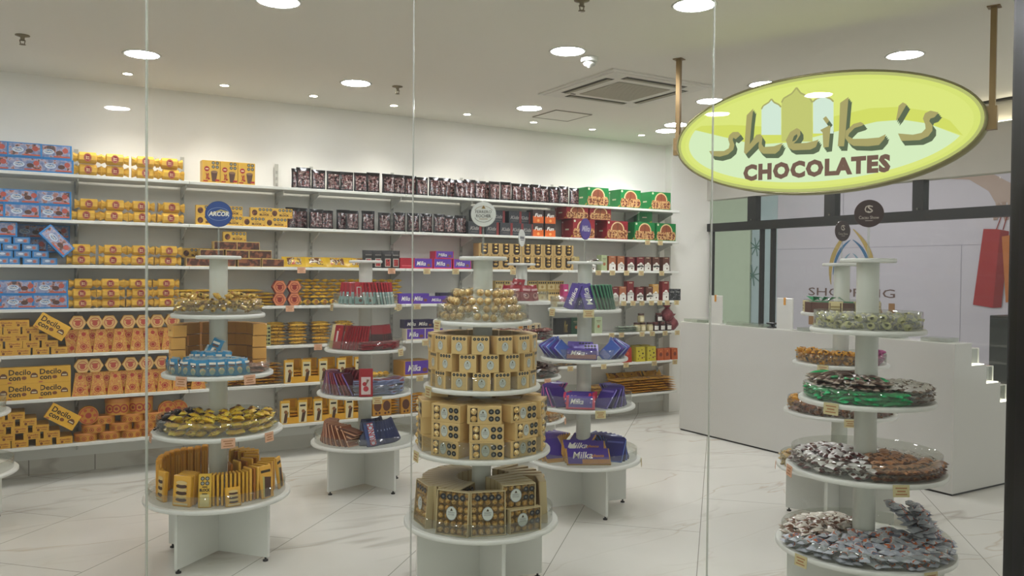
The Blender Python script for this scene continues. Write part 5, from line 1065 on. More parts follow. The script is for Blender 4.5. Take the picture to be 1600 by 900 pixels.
sweets('A', 3, A3, [(0.165, -90, 90, 9), (0.11, -180, 180, 9)], 'gold and red twist-wrapped sweet heaped on the upper tier of the yellow stand', 'gold sweets on the yellow stand', tiltj=0.5, z0=0.058, rise=0.12, dz=0.01)
# tier three of A: blue sachets in front, stacked amber cartons behind
m = pillow(0.05, 0.085, 0.026, M('#2f86b4', 0.25), None, 6, 5)
m.xf(Matrix.Rotation(PI/2, 4, 'X')); m.xf(Matrix.Translation((0, 0.013, 0.0425)))
a_ = MB(); p = Print(a_, (-0.025, -0.0135, 0), w=0.05, h=0.085); p.disc(0.5, 0.34, 0.0145, M('#cdbb95', 0.4), 12).disc(0.5, 0.24, 0.012, M('#86a59a', 0.4), 10); p.rect(0.18, 0.70, 0.82, 0.82, WH); p.rect(0.25, 0.56, 0.8, 0.66, M('#5a3a2c', 0.4))
b_ = MB(); b_.grid(lambda u, v: ((u-0.5)*0.052, 0.013+0.002*math.sin(9*u), 0.078+0.012*v), 6, 1, M('#b9c6cc', 0.25, 0.3))
K_BSA = Kind('blue_sweet_sachet', 'sachet', m, [('front_print', a_), ('crimped_top', b_)])
for ring, (r, n, a0, a1, z) in enumerate([(0.238, 13, -95, 40, 0), (0.195, 10, -85, 30, 0.004), (0.15, 6, -60, 20, 0.03)]):
    for i in range(n): face(K_BSA, 'A', 2, r, a0+(a1-a0)*(i+0.5)/n, 'pale blue sachet with a ball pictured, %s in the %s ring of the yellow stand' % (ORD[i], ['front', 'second', 'inner'][ring]), 'blue sachets on the yellow stand', z=z, lean=random.uniform(-8, 16), turn=random.uniform(-15, 15), roll=random.uniform(-9, 9))
for i, (a, rl) in enumerate([(-18, 20), (14, -58)]): face(K_BSA, 'A', 2, 0.11, a, ['blue sachet standing on top of the heap before the post', 'blue sachet tipped over on top of the heap before the post'][i], 'blue sachets on the yellow stand', z=0.085-(0.01*i), roll=rl, lean=15, sc=1.15)
K_PKS = Kind('brown_sweet_sachet', 'sachet', pillow(0.06, 0.045, 0.024, busy('brown_clear', [(0, '#9a6a55'), (0.5, '#b98a70'), (0.58, '#8a4a34')], 50, 0.2), None, 6, 4))
sweets('A', 2, K_PKS, [(0.225, 46, 100, 7), (0.17, 40, 100, 5)], 'reddish brown sachet beside the blue sachets', 'brown sachets on the yellow stand', layers=2, lh=0.022)
K_AMB = Kind('amber_sweet_carton', 'box', carton(0.085, 0.07, 0.062, M('#dca24a', 0.32)), [('front_print', (lambda a: (Print(a, (-0.0425, -0.0352, 0), w=0.085, h=0.062).rect(0.06, 0.1, 0.94, 0.5, M('#e6b45c', 0.35)).poly([(0.35, 0.5), (0.65, 0.5), (0.5, 0.7)], M('#9a6420', 0.4)), a)[1])(MB()))])
for s, (a0, a1, n) in enumerate([(-165, -75, 4), (88, 162, 4)]):
    for i in range(n):
        for L in range(4): face(K_AMB, 'A', 2, 0.205, a0+(a1-a0)*i/(n-1), 'amber carton, layer %s up, %s in the %s stack of the yellow stand' % (ORD[L], ORD[i], 'window-side' if s == 0 else 'counter-side'), 'amber cartons on the yellow stand', z=L*0.0625, turn=random.uniform(-7, 7), sc=(0.93, 1, 0.95))
# tier four of A: yellow sweets with dark ones at the far edge
S_D = Kind('dark_wrapped_sweet', 'sweet', twist(0.013, 0.034, M('#231a18', 0.25), M('#4a3c36', 0.25, 0.3)))
sweets('A', 1, S_Y, [(0.272, -72, 95, 13), (0.215, -80, 100, 10), (0.155, -90, 110, 8), (0.10, -100, 120, 5)], 'yellow wrapped sweet with brown label on the wide tier of the yellow stand', 'yellow sweets on the yellow stand', layers=2, lh=0.033, rise=0.08, turn=90, tiltj=0.3)
sweets('A', 1, S_Y, [(0.245, -70, 95, 10), (0.175, -80, 100, 7), (0.105, -90, 110, 5)], 'yellow wrapped sweet with brown label on the wide tier of the yellow stand', 'yellow sweets on the yellow stand', z0=0.062, rise=0.10, turn=80, tiltj=0.35)
sweets('A', 1, S_D, [(0.275, -160, -74, 9), (0.225, -160, -82, 7), (0.17, -165, -95, 5), (0.27, 100, 160, 6)], 'dark twist-wrapped sweet at the far edge of the wide yellow tier', 'dark sweets on the yellow stand', layers=2, lh=0.028, rise=0.1, tiltj=0.3)
sweets('A', 1, S_D, [(0.25, -155, -78, 7)], 'dark twist-wrapped sweet at the far edge of the wide yellow tier', 'dark sweets on the yellow stand', z0=0.056, tiltj=0.3)

# ------------------------------------------------ stand B: red bars
GB = 'bars on the red bar stand'
def redtq(p): p.rect(0.03, 0.02, 0.97, 0.36, M('#8fb5b5', 0.35)); p.rect(0.2, 0.30, 0.6, 0.8, M('#c9c3bf', 0.4)); p.rect(0.27, 0.34, 0.52, 0.76, M('#b02030', 0.35)); p.disc(0.6, 0.82, 0.007, M('#d8904a', 0.4), 8); p.disc(0.5, 0.18, 0.012, M('#6b3a2a', 0.4), 8)
K_RT = bar(0.08, 0.150, 0.014, '#ab1a26', edge='#8d1520', name='red_turquoise_pack', cat='pack', extra=redtq)
def rts(lo, hi, name='red_turquoise_pack'):
    m = MB(); m.box(-0.04, 0.04, -0.007, 0.007, 0, 0.085, M(lo, 0.3), 0.002); m.box(-0.04, 0.04, -0.007, 0.007, 0.0851, 0.150, M(hi, 0.3), 0.002)
    a = MB(); p = front(a, 0.08, 0.014, 0.15); p.rect(0.05, 0.03, 0.95, 0.22, M('#4f7d7d', 0.35)); p.rect(0.3, 0.3, 0.7, 0.5, M('#e2dedb', 0.4)); return Kind(name, 'pack', m, [('front_print', a)])
K_RTS = rts('#c4cfce', '#b01c28'); K_RTT = rts('#86a9aa', '#931420')
for i in range(9): face((K_RT, K_RTT)[i % 2], 'B', 3, 0.165+0.0, -68+7*i, 'red and turquoise pack fanned upright, %s of the first group' % ORD[i], GB, lean=10, turn=22)
for i in range(12): face((K_RTS, K_RTT)[i % 2], 'B', 3, 0.165, 6+7.2*i, 'red-topped pale striped pack, %s of the second group' % ORD[i], GB, lean=10, turn=50)
face(K_RT, 'B', 3, 0.19, 8, 'red and turquoise pack facing the glass between two groups', GB, lean=12)
for i in range(8): face(K_RT, 'B', 3, 0.125, -150+40*i, 'red pack standing in the inner ring of the top tier, %s round the post' % ORD[i], GB, lean=6)
K_CRM = bar(0.085, 0.165, 0.012, '#c9b67e', edge='#d6c692', name='cream_bar')
K_RED = bar(0.085, 0.165, 0.012, '#9c1620', edge='#7d1018', name='red_bar', extra=lambda p: (p.rect(0.3, 0.3, 0.5, 0.75, M('#d9c9c6', 0.4)), p.disc(0.55, 0.82, 0.007, M('#cf8a4a', 0.4), 8)))
K_RBR = bar(0.085, 0.165, 0.012, '#8e1720', art=(0.03, 0.25, 0.97, 0.62, M('#3d201c', 0.4)), edge='#7d1018', name='red_brown_bar')
for i in range(4): face(K_CRM, 'B', 2, 0.215-0.004*i, -92+6*i, 'cream bar leaning at the outer edge of the red stand, %s of four' % ORD[i], GB, lean=18, turn=55)
face(K_RED, 'B', 2, 0.225, -58, 'red bar facing the glass next to the cream bars', GB, lean=12, turn=10)
for i in range(9): face(K_RED, 'B', 2, 0.21-0.001*i, -48+5.2*i, 'red bar leaning in the fan, %s after the facing one' % ORD[i], GB, lean=14, turn=-24)
for i in range(9): face(K_RBR, 'B', 2, 0.175, 28+7*i, 'red and brown bar leaning at the back fan, %s toward the counter' % ORD[i], GB, lean=12, turn=-18)
for i in range(4):
    for L in range(4): face(K_RED, 'B', 2, 0.21, 16+17*i, 'red bar lying flat, layer %s up in the %s small pile on the red stand' % (ORD[L], ORD[i]), GB, z=L*0.0125+0.012, lean=90, turn=90+random.uniform(-14, 14), sc=(1, 1, 0.62))
K_MRNB = bar(0.087, 0.172, 0.012, '#4a0f1c', edge='#6a4a9a', name='maroon_bar')
K_MRN = bar(0.085, 0.170, 0.013, '#701828', edge='#7a1c2c', name='maroon_bar', extra=lambda p: (p.rect(0.1, 0.2, 0.9, 0.3, M('#8b2a3c', 0.35)), p.rect(0.1, 0.6, 0.9, 0.68, M('#3d1018', 0.35))))
K_MRN2 = bar(0.085, 0.170, 0.013, '#8c1a24', edge='#8a93b5', name='maroon_bar', extra=lambda p: (p.rect(0.05, 0.55, 0.95, 0.97, M('#7d141c', 0.35)), p.rect(0.1, 0.2, 0.9, 0.3, M('#8790b8', 0.35))))
for i in range(15): face((K_MRN, K_MRN, K_MRNB)[i % 3], 'B', 1, 0.265-0.0015*i, -96+6*i, 'maroon foil bar leaning back in the fan, %s toward the front' % ORD[i], GB, lean=36, turn=60)
for i in range(9): face(K_MRN, 'B', 1, 0.17, -120+12*i, 'maroon foil bar leaning in the inner fan of the wide red tier, %s in line' % ORD[i], GB, lean=25, turn=-20)
def rose(p): p.rect(0.16, 0.08, 0.84, 0.70, M('#c9b7b4', 0.3)); p.disc(0.5, 0.28, 0.018, M('#b0323e', 0.4), 12); p.disc(0.4, 0.45, 0.014, M('#a3222e', 0.4), 12); p.poly([(0.5, 0.4), (0.75, 0.6), (0.55, 0.62)], M('#7d5a4a', 0.4))
K_RFR = bar(0.09, 0.185, 0.02, '#971623', name='red_gift_pack', cat='pack', extra=rose)
face(K_RFR, 'B', 1, 0.305, 1, 'upright red pack with a flower picture at the front of the red stand', GB, lean=10)
for i in range(5):
    for L in range(7): face(K_MRN2, 'B', 1, 0.225, 24+15*i, 'maroon and lilac bar, layer %s up in the %s pile of the red stand' % (ORD[L], ORD[i]), 'layered maroon bars', z=L*0.0135+0.012, lean=90, turn=70+random.uniform(-10, 10)+i*4)
K_COP = bar(0.095, 0.155, 0.009, '#8a5034', edge='#dba884', name='copper_bar', extra=lambda p: p.rect(0.2, 0.2, 0.8, 0.8, M('#6d3a26', 0.35)))
K_COP2 = bar(0.097, 0.152, 0.009, '#7a4228', edge='#5d2e1c', name='copper_bar')
for i in range(19): face((K_COP, K_COP2)[i % 2], 'B', 0, 0.265-0.001*i, -100+4.6*i, 'copper foil bar leaning in the long fan, %s toward the middle' % ORD[i], GB, lean=32, turn=62)
for i in range(8): face((K_COP, K_COP2)[i % 2], 'B', 0, 0.235, -24+2.5*i, 'copper foil bar in the low front heap, %s up' % ORD[i], GB, lean=76, turn=55+i*2, z=0.012+0.0105*i)
def crunch(p): p.rect(0.34, 0.06, 0.78, 0.93, M('#b9c4d6', 0.35)); p.text('CRUNCH', -0.35, 0.36, 1.45, 0.60, M('#a6202c', 0.35), 0.03, 0, PI/2); p.rect(0.08, 0.1, 0.26, 0.9, M('#26407d', 0.3))
K_CRU = bar(0.085, 0.170, 0.014, '#15265c', edge='#101d48', name='blue_bar', extra=crunch)
K_NVY = bar(0.09, 0.165, 0.014, '#13214f', edge='#0f1a42', name='navy_bar', extra=lambda p: (p.rect(0.2, 0.55, 0.8, 0.62, M('#7d8ab5', 0.35)), p.disc(0.5, 0.35, 0.012, M('#6b4a3a', 0.4), 8)))
face(K_CRU, 'B', 0, 0.27, 12, 'blue bar with red lettering leaning at the front of the red stand base', GB, lean=22, turn=-8, roll=-10)
for i in range(11): face(K_NVY, 'B', 0, 0.235, 2+7.5*i, 'navy blue bar leaning behind the lettered one, %s in the fan' % ORD[i], GB, lean=26, turn=-6)
for i in range(5): face(K_NVY, 'B', 0, 0.15, 10+18*i, 'navy blue bar in the inner row by the post, %s in line' % ORD[i], GB, lean=18)

# ------------------------------------------------ stand C: gold cartons and foil balls
GC = 'gold packs on the gold carton stand'
def oval(p, u, v, rx, ry, t='A'):
    p.disc(u, v, rx, M('#c9cdc4', 0.4), 18, ry/rx); p.ring(u, v, rx, rx*0.08, M('#8a949b', 0.4), 18, ry/rx)
    p.poly([(u-0.25*rx/p.w, v+0.35*ry/p.h), (u+0.25*rx/p.w, v+0.35*ry/p.h), (u, v+0.75*ry/p.h)], M('#4a3c22', 0.5)); p.text('FERRERO', u-0.62*rx/p.w, v+0.02*ry/p.h, u+0.62*rx/p.w, v+0.24*ry/p.h, M('#6d6f70', 0.5), 0.0); p.text('ROCHER', u-0.6*rx/p.w, v-0.28*ry/p.h, u+0.6*rx/p.w, v-0.06*ry/p.h, M('#6d6f70', 0.5), 0.0)
CUPM = M('#5a3a24', 0.5); BALL = busy('gold_foil', [(0, '#c29a58'), (0.45, '#d8b878'), (0.55, '#ecd8a4'), (0.64, '#a8844a')], 80, 0.3, 0.3)
def ballmesh(r, seg=10, ring=7):
    m = MB(); m.sphere((0, 0, 0), r, BALL, seg, ring); m.lathe([(0.0, 0.35*r), (r*1.05, 0.4*r), (r*0.9, 0.75*r)], seg, CUPM) if False else None; return m
K_TUBE = Kind('foil_ball_tube', 'sweet tube', None)
ball_me = ballmesh(0.0175).mesh('foil_ball')
CEL = clear('cellophane', '#f8f6f0', 0.03, 1.3, '#d9d2c0', 0.12)
mt = MB(); mt.lathe([(0.011, -0.085), (0.006, -0.064), (0.019, -0.055), (0.019, 0.055), (0.006, 0.064), (0.013, 0.085)], 10, CEL); mt.xf(Matrix.Rotation(PI/2, 4, 'Y')); cel_me = mt.mesh('cellophane_wrap')
def tube(x, y, z, rot, lab):
    o = link('foil_ball_tube', None, None, (x, y, z), rot); tag(o, lab, 'sweets tube', 'tubes of foil balls on the gold stand')
    link('cellophane_wrap', cel_me, o)
    for i in range(3): link('foil_ball', ball_me, o, ((i-1)*0.036, 0, 0))
n_ = 0
for L, (r, n) in enumerate([(0.185, 8), (0.165, 8), (0.15, 7), (0.12, 6)]):
    for i in range(n):
        a = 360*i/n+22*L+random.uniform(-6, 6); x, y, f = pol('C', r, a)
        tube(x, y, TZ[3]+DT/2+0.021+L*0.036, (random.uniform(-.2, .2), random.uniform(-.12, .12), f+PI/2+random.uniform(-.35, .35)), 'clear tube of gold foil balls, layer %s of the heap, %s round' % (ORD[L], ORD[i]))
def cube(p):
    p.octs([0.17, 0.39, 0.61, 0.83], [0.86], 0.0075, OCT); p.octs([0.17, 0.39, 0.61, 0.83], [0.86], 0.003, M('#77776f', 0.5)); oval(p, 0.5, 0.42, 0.0165, 0.021)
m = MB(); p = front(m, 0.079, 0.076, 0.0805); cube(p)
K_CUBE = Kind('gold_cube_box', 'box', carton(0.079, 0.076, 0.0805, GOLDC), [('front_print', m)])
for L in range(3):
    n = 15
    for i in range(n):
        a = 360*(i+0.45*(L % 2)+random.uniform(-.1, .1))/n-2; back = abs(((a+180) % 360)-180) > 105
        face(K_CUBE, 'C', 2, 0.218, a, 'gold cube box with white oval badge, %s row up, %s round the stand' % (ORD[L], ORD[i]), 'gold cube boxes on the gold stand', z=L*0.081, turn=random.uniform(-4, 4), bare=back)
def t8(p):
    p.rect(0.09, 0.12, 0.30, 0.90, M('#3d2a18', 0.5)); oval(p, 0.46, 0.5, 0.0185, 0.026); p.octs([0.70, 0.88], [0.70, 0.30], 0.0125, OCT); p.octs([0.70, 0.88], [0.70, 0.30], 0.005, M('#77776f', 0.5))
m = MB(); p = front(m, 0.152, 0.11, 0.0785); t8(p); b_ = MB()
for v in (0.3, 0.7): b_.sphere((-0.152*0.305, -0.053, 0.0785*v), 0.0145, BALL, 10, 7)
K_T8 = Kind('gold_window_carton', 'box', carton(0.152, 0.11, 0.0785, GOLDC), [('front_print', m), ('foil_ball', b_)])
for L in range(3):
    for i, a in enumerate([-78, -34, 4, 41, 80, 124, 170, -124]):
        face(K_T8, 'C', 1, 0.243, a+random.uniform(-2, 2), 'gold carton with round badge and little window, %s row up, %s round the gold stand' % (ORD[L], ORD[i]), 'gold window cartons on the gold stand', z=L*0.079, turn=random.uniform(-4, 4), bare=i > 5)
    for i in range(6): face(K_T8, 'C', 1, 0.125, 60*i+20, 'gold carton in the inner ring, %s row up, %s round the post' % (ORD[L], ORD[i]), 'gold window cartons on the gold stand', z=L*0.079, turn=90, sc=(0.75, 0.8, 1), bare=True)
face(K_T8, 'C', 1, 0.20, -100, 'gold carton lying on top of the gold carton ring', 'gold window cartons on the gold stand', z=0.2375, sc=(0.9, 0.9, 0.5))
BOXCL = clear('sweet_box_plastic', '#f4efe2', 0.03, 1.35, '#cbbf9c', 0.06); BEDGE = M('#bfae85', 0.3, 0.1)
def t24(w_, h_, cols, rows, name, full=True):
    m = MB(); d_ = 0.036; t = 0.004
    m.box(-w_/2, w_/2, d_/2-t, d_/2, 0, h_, M('#9c7f52', 0.4)); m.box(-w_/2, -w_/2+t, -d_/2, d_/2-t, 0, h_, BEDGE); m.box(w_/2-t, w_/2, -d_/2, d_/2-t, 0, h_, BEDGE); m.box(-w_/2+t, w_/2-t, -d_/2, d_/2-t, 0, t, BEDGE); m.box(-w_/2+t, w_/2-t, -d_/2, d_/2-t, h_-t, h_, BEDGE)
    c = MB(); c.box(-w_/2+t, w_/2-t, -d_/2, -d_/2+0.0015, t, h_-t, BOXCL)
    a = MB(); p = Print(a, (-w_/2, -d_/2-0.0003, 0), w=w_, h=h_)
    if rows >= cols: p.octs([0.2, 0.4, 0.6, 0.8], [0.86], 0.0135, OCT); p.octs([0.2, 0.4, 0.6, 0.8], [0.86], 0.0055, M('#6f6f68', 0.5)); oval(p, 0.48, 0.50, 0.026, 0.031)
    else: p.octs([0.70, 0.88], [0.78, 0.44], 0.0125, OCT); p.octs([0.70, 0.88], [0.78, 0.44], 0.005, M('#6f6f68', 0.5)); oval(p, 0.40, 0.55, 0.027, 0.031)
    return m, c, a, [((-w_/2+w_*(i+0.5)/cols), -0.001, h_*(j+0.5)/rows) for j in range(rows) for i in range(cols)]
def t24kind(nm, *ar):
    m, c, a, P = t24(*ar); r = min(ar[0]/ar[2], ar[1]/ar[3])*0.44; bm_ = ballmesh(min(r, 0.0158), 10, 7).mesh('foil_ball'); return m.mesh(nm), c.mesh('clear_cover'), a.mesh('front_print'), P, bm_
TA = t24kind('foil_ball_box', 0.158, 0.195, 5, 6, 'a'); TB = t24kind('foil_ball_box', 0.160, 0.108, 5, 3, 'b')
def ballbox(T, k, t, r, a, lab, balls=True, z=0, lean=0, turn=0):
    x, y, f = pol(k, r, a); e = Matrix.Rotation(f+PI/2+math.radians(turn), 4, 'Z') @ Matrix.Rotation(math.radians(-lean), 4, 'X')
    o = link('foil_ball_box', T[0], None, (x, y, TZ[t]+DT/2+0.0006+z), tuple(e.to_euler())); tag(o, lab, 'sweet box', 'clear boxes of foil balls on the gold stand')
    link('clear_cover', T[1], o); link('front_print', T[2], o)
    if balls:
        for q in T[3]: link('foil_ball', T[4], o, q)
    else:
        for q in T[3][::len(T[3])//5]: link('foil_ball', T[4], o, q)
ballbox(TA, 'C', 0, 0.295, -66, 'upright clear box of foil balls at the outer edge of the gold stand base', lean=4)
ballbox(TA, 'C', 0, 0.305, -24, 'upright clear box of foil balls with four octagons facing the glass', lean=5)
ballbox(TA, 'C', 0, 0.285, 6, 'upright clear box of foil balls half covered beside the facing one', lean=4, turn=6)
for i in range(17): ballbox(TA, 'C', 0, 0.20+0.004*(i % 2), -158+8.4*i, 'foil ball box on edge, %s in the arc on the gold stand base' % ORD[i], False, turn=88)
ballbox(TB, 'C', 0, 0.300, 40, 'low clear box of foil balls facing the glass, bottom of two', turn=-14)
ballbox(TB, 'C', 0, 0.280, 36, 'low clear box of foil balls facing the glass, top of two', z=0.1085, turn=-18)
for L in range(2):
    for i in range(4): ballbox(TB, 'C', 0, 0.255-0.040*i-0.015*L, 40+4*i, 'low clear box of foil balls set %s behind the facing pair, %s' % (ORD[i], ['bottom layer', 'top layer'][L]), False, z=L*0.1085, turn=-16)
ballbox(TA, 'C', 0, 0.29, 84, 'upright clear box of foil balls turned toward the violet stand', False, lean=3, turn=10)
for i in range(5): ballbox(TA, 'C', 0, 0.225, 96+13*i, 'foil ball box on edge, %s of five beyond the gold stand post' % ORD[i], False, turn=80)

# ------------------------------------------------ stand D: violet bars
GD_ = 'violet bars on the violet stand'
VIO = '#4a3590'
K_VB = bar(0.085, 0.165, 0.012, VIO, txt='Milka', edge='#3a2a78', name='violet_bar')
K_VG = bar(0.085, 0.160, 0.012, '#43307f', edge='#3f7d5a', name='violet_bar')
K_VL2 = bar(0.102, 0.128, 0.010, '#4a3590', edge='#2e2a6e', name='blue_violet_bar')
K_VL = bar(0.10, 0.130, 0.010, '#3d5cb0', edge='#8a98d0', name='blue_violet_bar', extra=lambda p: p.rect(0.1, 0.1, 0.9, 0.4, M('#7d84bf', 0.3)))
K_VH = bar(0.19, 0.082, 0.014, VIO, art=(0.03, 0.02, 0.97, 0.42, M('#9a6a6e', 0.35)), txt='Milka', vert=False, name='violet_bar')
K_VO = bar(0.16, 0.08, 0.012, '#5a44a0', name='violet_bar', extra=lambda p: p.octs([0.5, 0.62, 0.74, 0.86], [0.3, 0.55, 0.8], 0.0085, OCT))
K_VP = bar(0.175, 0.085, 0.02, VIO, txt='Milka', vert=False, edge='#c4204a', name='violet_red_pack', cat='pack', extra=lambda p: (p.rect(0.0, 0.0, 0.09, 1.0, PINKR), p.rect(0.91, 0.0, 1.0, 1.0, PINKR), p.rect(0.09, 0.0, 0.91, 0.1, PINKR)))
K_VD2 = bar(0.112, 0.148, 0.011, '#2c1c5c', edge='#21164a', name='violet_bar')
K_VD = bar(0.11, 0.15, 0.011, '#3d2880', edge='#7a6cc0', name='violet_bar', extra=lambda p: p.rect(0.1, 0.8, 0.9, 0.9, M('#7b68b5', 0.3)))
K_VPK = bar(0.11, 0.15, 0.012, '#4d318a', edge='#c05aa0', name='violet_pink_bar')
K_VPK2 = bar(0.112, 0.148, 0.012, '#422a7c', edge='#35226a', name='violet_pink_bar')
K_VBG = bar(0.27, 0.125, 0.02, VIO, art=(0.35, 0.03, 0.97, 0.30, M('#a8743f', 0.35)), txt='Milka', vert=False, edge='#b98a3c', name='large_violet_bar', extra=lambda p: p.text('choco', 0.58, 0.42, 0.86, 0.62, M('#c98a3a', 0.35), 0.03, 0.3))
K_VGO = bar(0.15, 0.20, 0.016, '#432d86', edge='#cf9a48', name='violet_gold_bar', extra=lambda p: p.rect(0.03, 0.02, 0.97, 0.12, M('#b8863c', 0.35)))
K_NV3 = bar(0.132, 0.178, 0.011, '#231d58', edge='#17123c', name='navy_violet_bar')
K_NV2 = bar(0.13, 0.18, 0.011, '#2c2a70', edge='#4a6ab8', name='navy_violet_bar', extra=lambda p: p.rect(0.1, 0.82, 0.9, 0.9, M('#5d62a8', 0.3)))
face(K_VB, 'D', 3, 0.17, -34, 'violet bar with white script leaning on the top tray, first of the pair', GD_, lean=16, turn=-14, roll=12)
for i in range(4): face(K_VB, 'D', 3, 0.14, -50+14*i, 'violet bar leaning behind the first lettered pair, %s in line' % ORD[i], GD_, lean=16, roll=12)
face(K_VB, 'D', 3, 0.175, 14, 'violet bar with white script leaning on the top tray beside the green-edged fan', GD_, lean=16, roll=-14)
for i in range(7): face(K_VG, 'D', 3, 0.165, 30+8*i, 'violet bar with green edge, %s in the slanting fan of the top tray' % ORD[i], GD_, lean=16, turn=60, roll=0)
for i in range(11): face((K_VL, K_VL2)[i % 2], 'D', 2, 0.185+0.006*(i % 2), -104+8*i, 'blue-violet bar leaning in the fan, %s toward the front bar' % ORD[i], GD_, lean=30, turn=70, roll=-34)
face(K_VH, 'D', 2, 0.235, -4, 'long violet bar with white script lying at the front of the third tray', GD_, lean=42)
face(K_VO, 'D', 2, 0.185, 4, 'violet bar covered in black octagons behind the lettered one', GD_, lean=34, z=0.02, turn=4)
face(K_VO, 'D', 2, 0.15, -12, 'plain violet bar back beside the octagon bar on the third tray', GD_, lean=30, z=0.03)
for i in range(9): face((K_VL, K_VL2)[i % 2], 'D', 2, 0.185+0.006*(i % 2), 36+8.5*i, 'blue-violet bar leaning in the second fan, %s away from the front bar' % ORD[i], GD_, lean=30, turn=-70, roll=34)
for i in range(12): face((K_VPK, K_VPK2)[i % 2], 'D', 1, 0.235, -112+7.4*i, 'violet and pink bar lying back in the fan, %s toward the red-edged pack' % ORD[i], GD_, lean=44, turn=64)
face(K_VP, 'D', 1, 0.275, -4, 'violet pack with red edges and white script at the front of the wide tray', GD_, lean=30)
for i in range(3): face(K_VP, 'D', 1, 0.20-0.04*i, -14+6*i, 'violet pack with red edges behind the front one, %s back' % ORD[i], GD_, lean=40, z=0.012)
for i in range(13): face((K_VD, K_VD2)[i % 2], 'D', 1, 0.225, 26+7*i, 'dark violet bar lying back in the fan, %s past the red-edged pack' % ORD[i], GD_, lean=44, turn=-64)
for i in range(9): face(K_VGO, 'D', 0, 0.255, -104+8.5*i, 'violet bar with gold edge in the low fan of the base, %s toward the front' % ORD[i], GD_, lean=56, turn=64)
face(K_VBG, 'D', 0, 0.27, 8, 'large violet bar with white script and gold edge lying at the front of the base', GD_, lean=52)
for i in range(4): face(K_VBG, 'D', 0, 0.235-0.02*i, 6-2*i, 'large violet bar under the post behind the front one, %s back' % ORD[i], GD_, lean=62, z=0.012*i+0.01)
face(K_VGO, 'D', 0, 0.15, -20, 'violet bar with gold edge lying near the post on the base', GD_, lean=70, z=0.06)
for i in range(11): face((K_NV2, K_NV3)[i % 2], 'D', 0, 0.235, 48+8*i, 'navy violet bar in the low fan of the base, %s past the large front bar' % ORD[i], GD_, lean=52, turn=-62)

# ------------------------------------------------ stand E: loose sweets
S_W = Kind('silver_cream_sweet', 'sweet', twist(0.017, 0.042, busy('silver_cream', [(0, '#b4b2b2'), (0.5, '#e2dcb0'), (0.58, '#98969a')], 45, 0.22), M('#d8d4a0', 0.25)))
sweets('E', 3, S_W, [(0.185, -180, 180, 15), (0.13, -180, 180, 10), (0.085, -180, 180, 6)], 'cream and silver twist-wrapped sweet on the top tray of the loose sweet stand', 'cream sweets on the loose sweet stand', layers=2, lh=0.032, tiltj=0.4)
S_G = Kind('green_stick_sweet', 'sweet', stick(0.075, 0.024, 0.020, M('#23a05f', 0.25), M('#37b874', 0.25)))
S_B = Kind('brown_stick_sweet', 'sweet', stick(0.080, 0.028, 0.020, M('#5a4034', 0.3), M('#a8988a', 0.25)))
S_S = Kind('silver_brown_sweet', 'sweet', stick(0.072, 0.034, 0.022, busy('silver_brown', [(0, '#c8c2bc'), (0.55, '#dcd8d2'), (0.62, '#4a3128')], 30, 0.25), M('#77655a', 0.25)))
S_M = Kind('white_maroon_sweet', 'sweet', stick(0.066, 0.038, 0.024, busy('white_maroon', [(0, '#dcd8d8'), (0.5, '#e6e2e2'), (0.57, '#55201f')], 22, 0.25), M('#4a1c1c', 0.3)))
S_C = Kind('copper_stick_sweet', 'sweet', stick(0.062, 0.040, 0.024, busy('copper_wrap', [(0, '#a87450'), (0.5, '#bd8a62'), (0.62, '#5f3a28')], 30, 0.28), M('#5a3826', 0.3)))
S_L = Kind('silver_orange_sweet', 'sweet', stick(0.082, 0.040, 0.026, busy('silver_orange', [(0, '#a8adb8'), (0.47, '#c4c8ce'), (0.54, '#c4683e'), (0.585, '#6d7284')], 20, 0.25), M('#b4b8c2', 0.25)))
S_N = Kind('white_brown_sweet', 'sweet', stick(0.076, 0.040, 0.025, busy('white_brown', [(0, '#dcd4c8'), (0.5, '#e6dfd6'), (0.56, '#6d4632')], 20, 0.25), M('#a08c7c', 0.25)))
N_E = 'on the loose sweet stand'
sweets('E', 2, S_G, [(0.238, -88, 36, 14), (0.200, -60, 36, 9)], 'green wrapped stick sweet at the front of the third tray '+N_E, 'green sweets '+N_E, layers=3, lh=0.017, turn=70, tiltj=0.25)
sweets('E', 2, S_B, [(0.205, -150, 22, 20), (0.15, -160, 20, 14), (0.095, -170, 20, 8)], 'brown wrapped stick sweet fanned on the third tray '+N_E, 'brown stick sweets '+N_E, z0=0.042, rise=0.14, turn=24, tiltj=0.1, layers=2, lh=0.019)
sweets('E', 2, S_G, [(0.16, -60, 0, 3), (0.10, -10, 40, 3), (0.21, -125, -100, 2)], 'green wrapped stick sweet scattered on brown ones '+N_E, 'green sweets '+N_E, z0=0.082, turn=40)
sweets('E', 2, S_S, [(0.235, 40, 150, 15), (0.185, 36, 150, 12), (0.13, 36, 150, 9), (0.09, 30, 150, 6)], 'silver and brown sweet on the third tray '+N_E, 'silver brown sweets '+N_E, layers=3, lh=0.022, rise=0.06, turn=15)
sweets('E', 1, S_M, [(0.280, -150, 4, 16), (0.235, -155, 0, 14), (0.18, -160, 0, 11), (0.125, -165, -5, 7), (0.08, -170, -10, 4)], 'white and maroon sweet on the fourth tray '+N_E, 'white maroon sweets '+N_E, layers=2, lh=0.026, rise=0.10, turn=60, tiltj=0.2)
sweets('E', 1, S_C, [(0.285, 6, 92, 14), (0.235, 4, 95, 13), (0.18, 2, 100, 10), (0.125, 0, 110, 8), (0.08, -5, 120, 5)], 'copper wrapped sweet laid in rows on the fourth tray '+N_E, 'copper sweets '+N_E, layers=2, lh=0.026, rise=0.11, turn=8, tiltj=0.05)
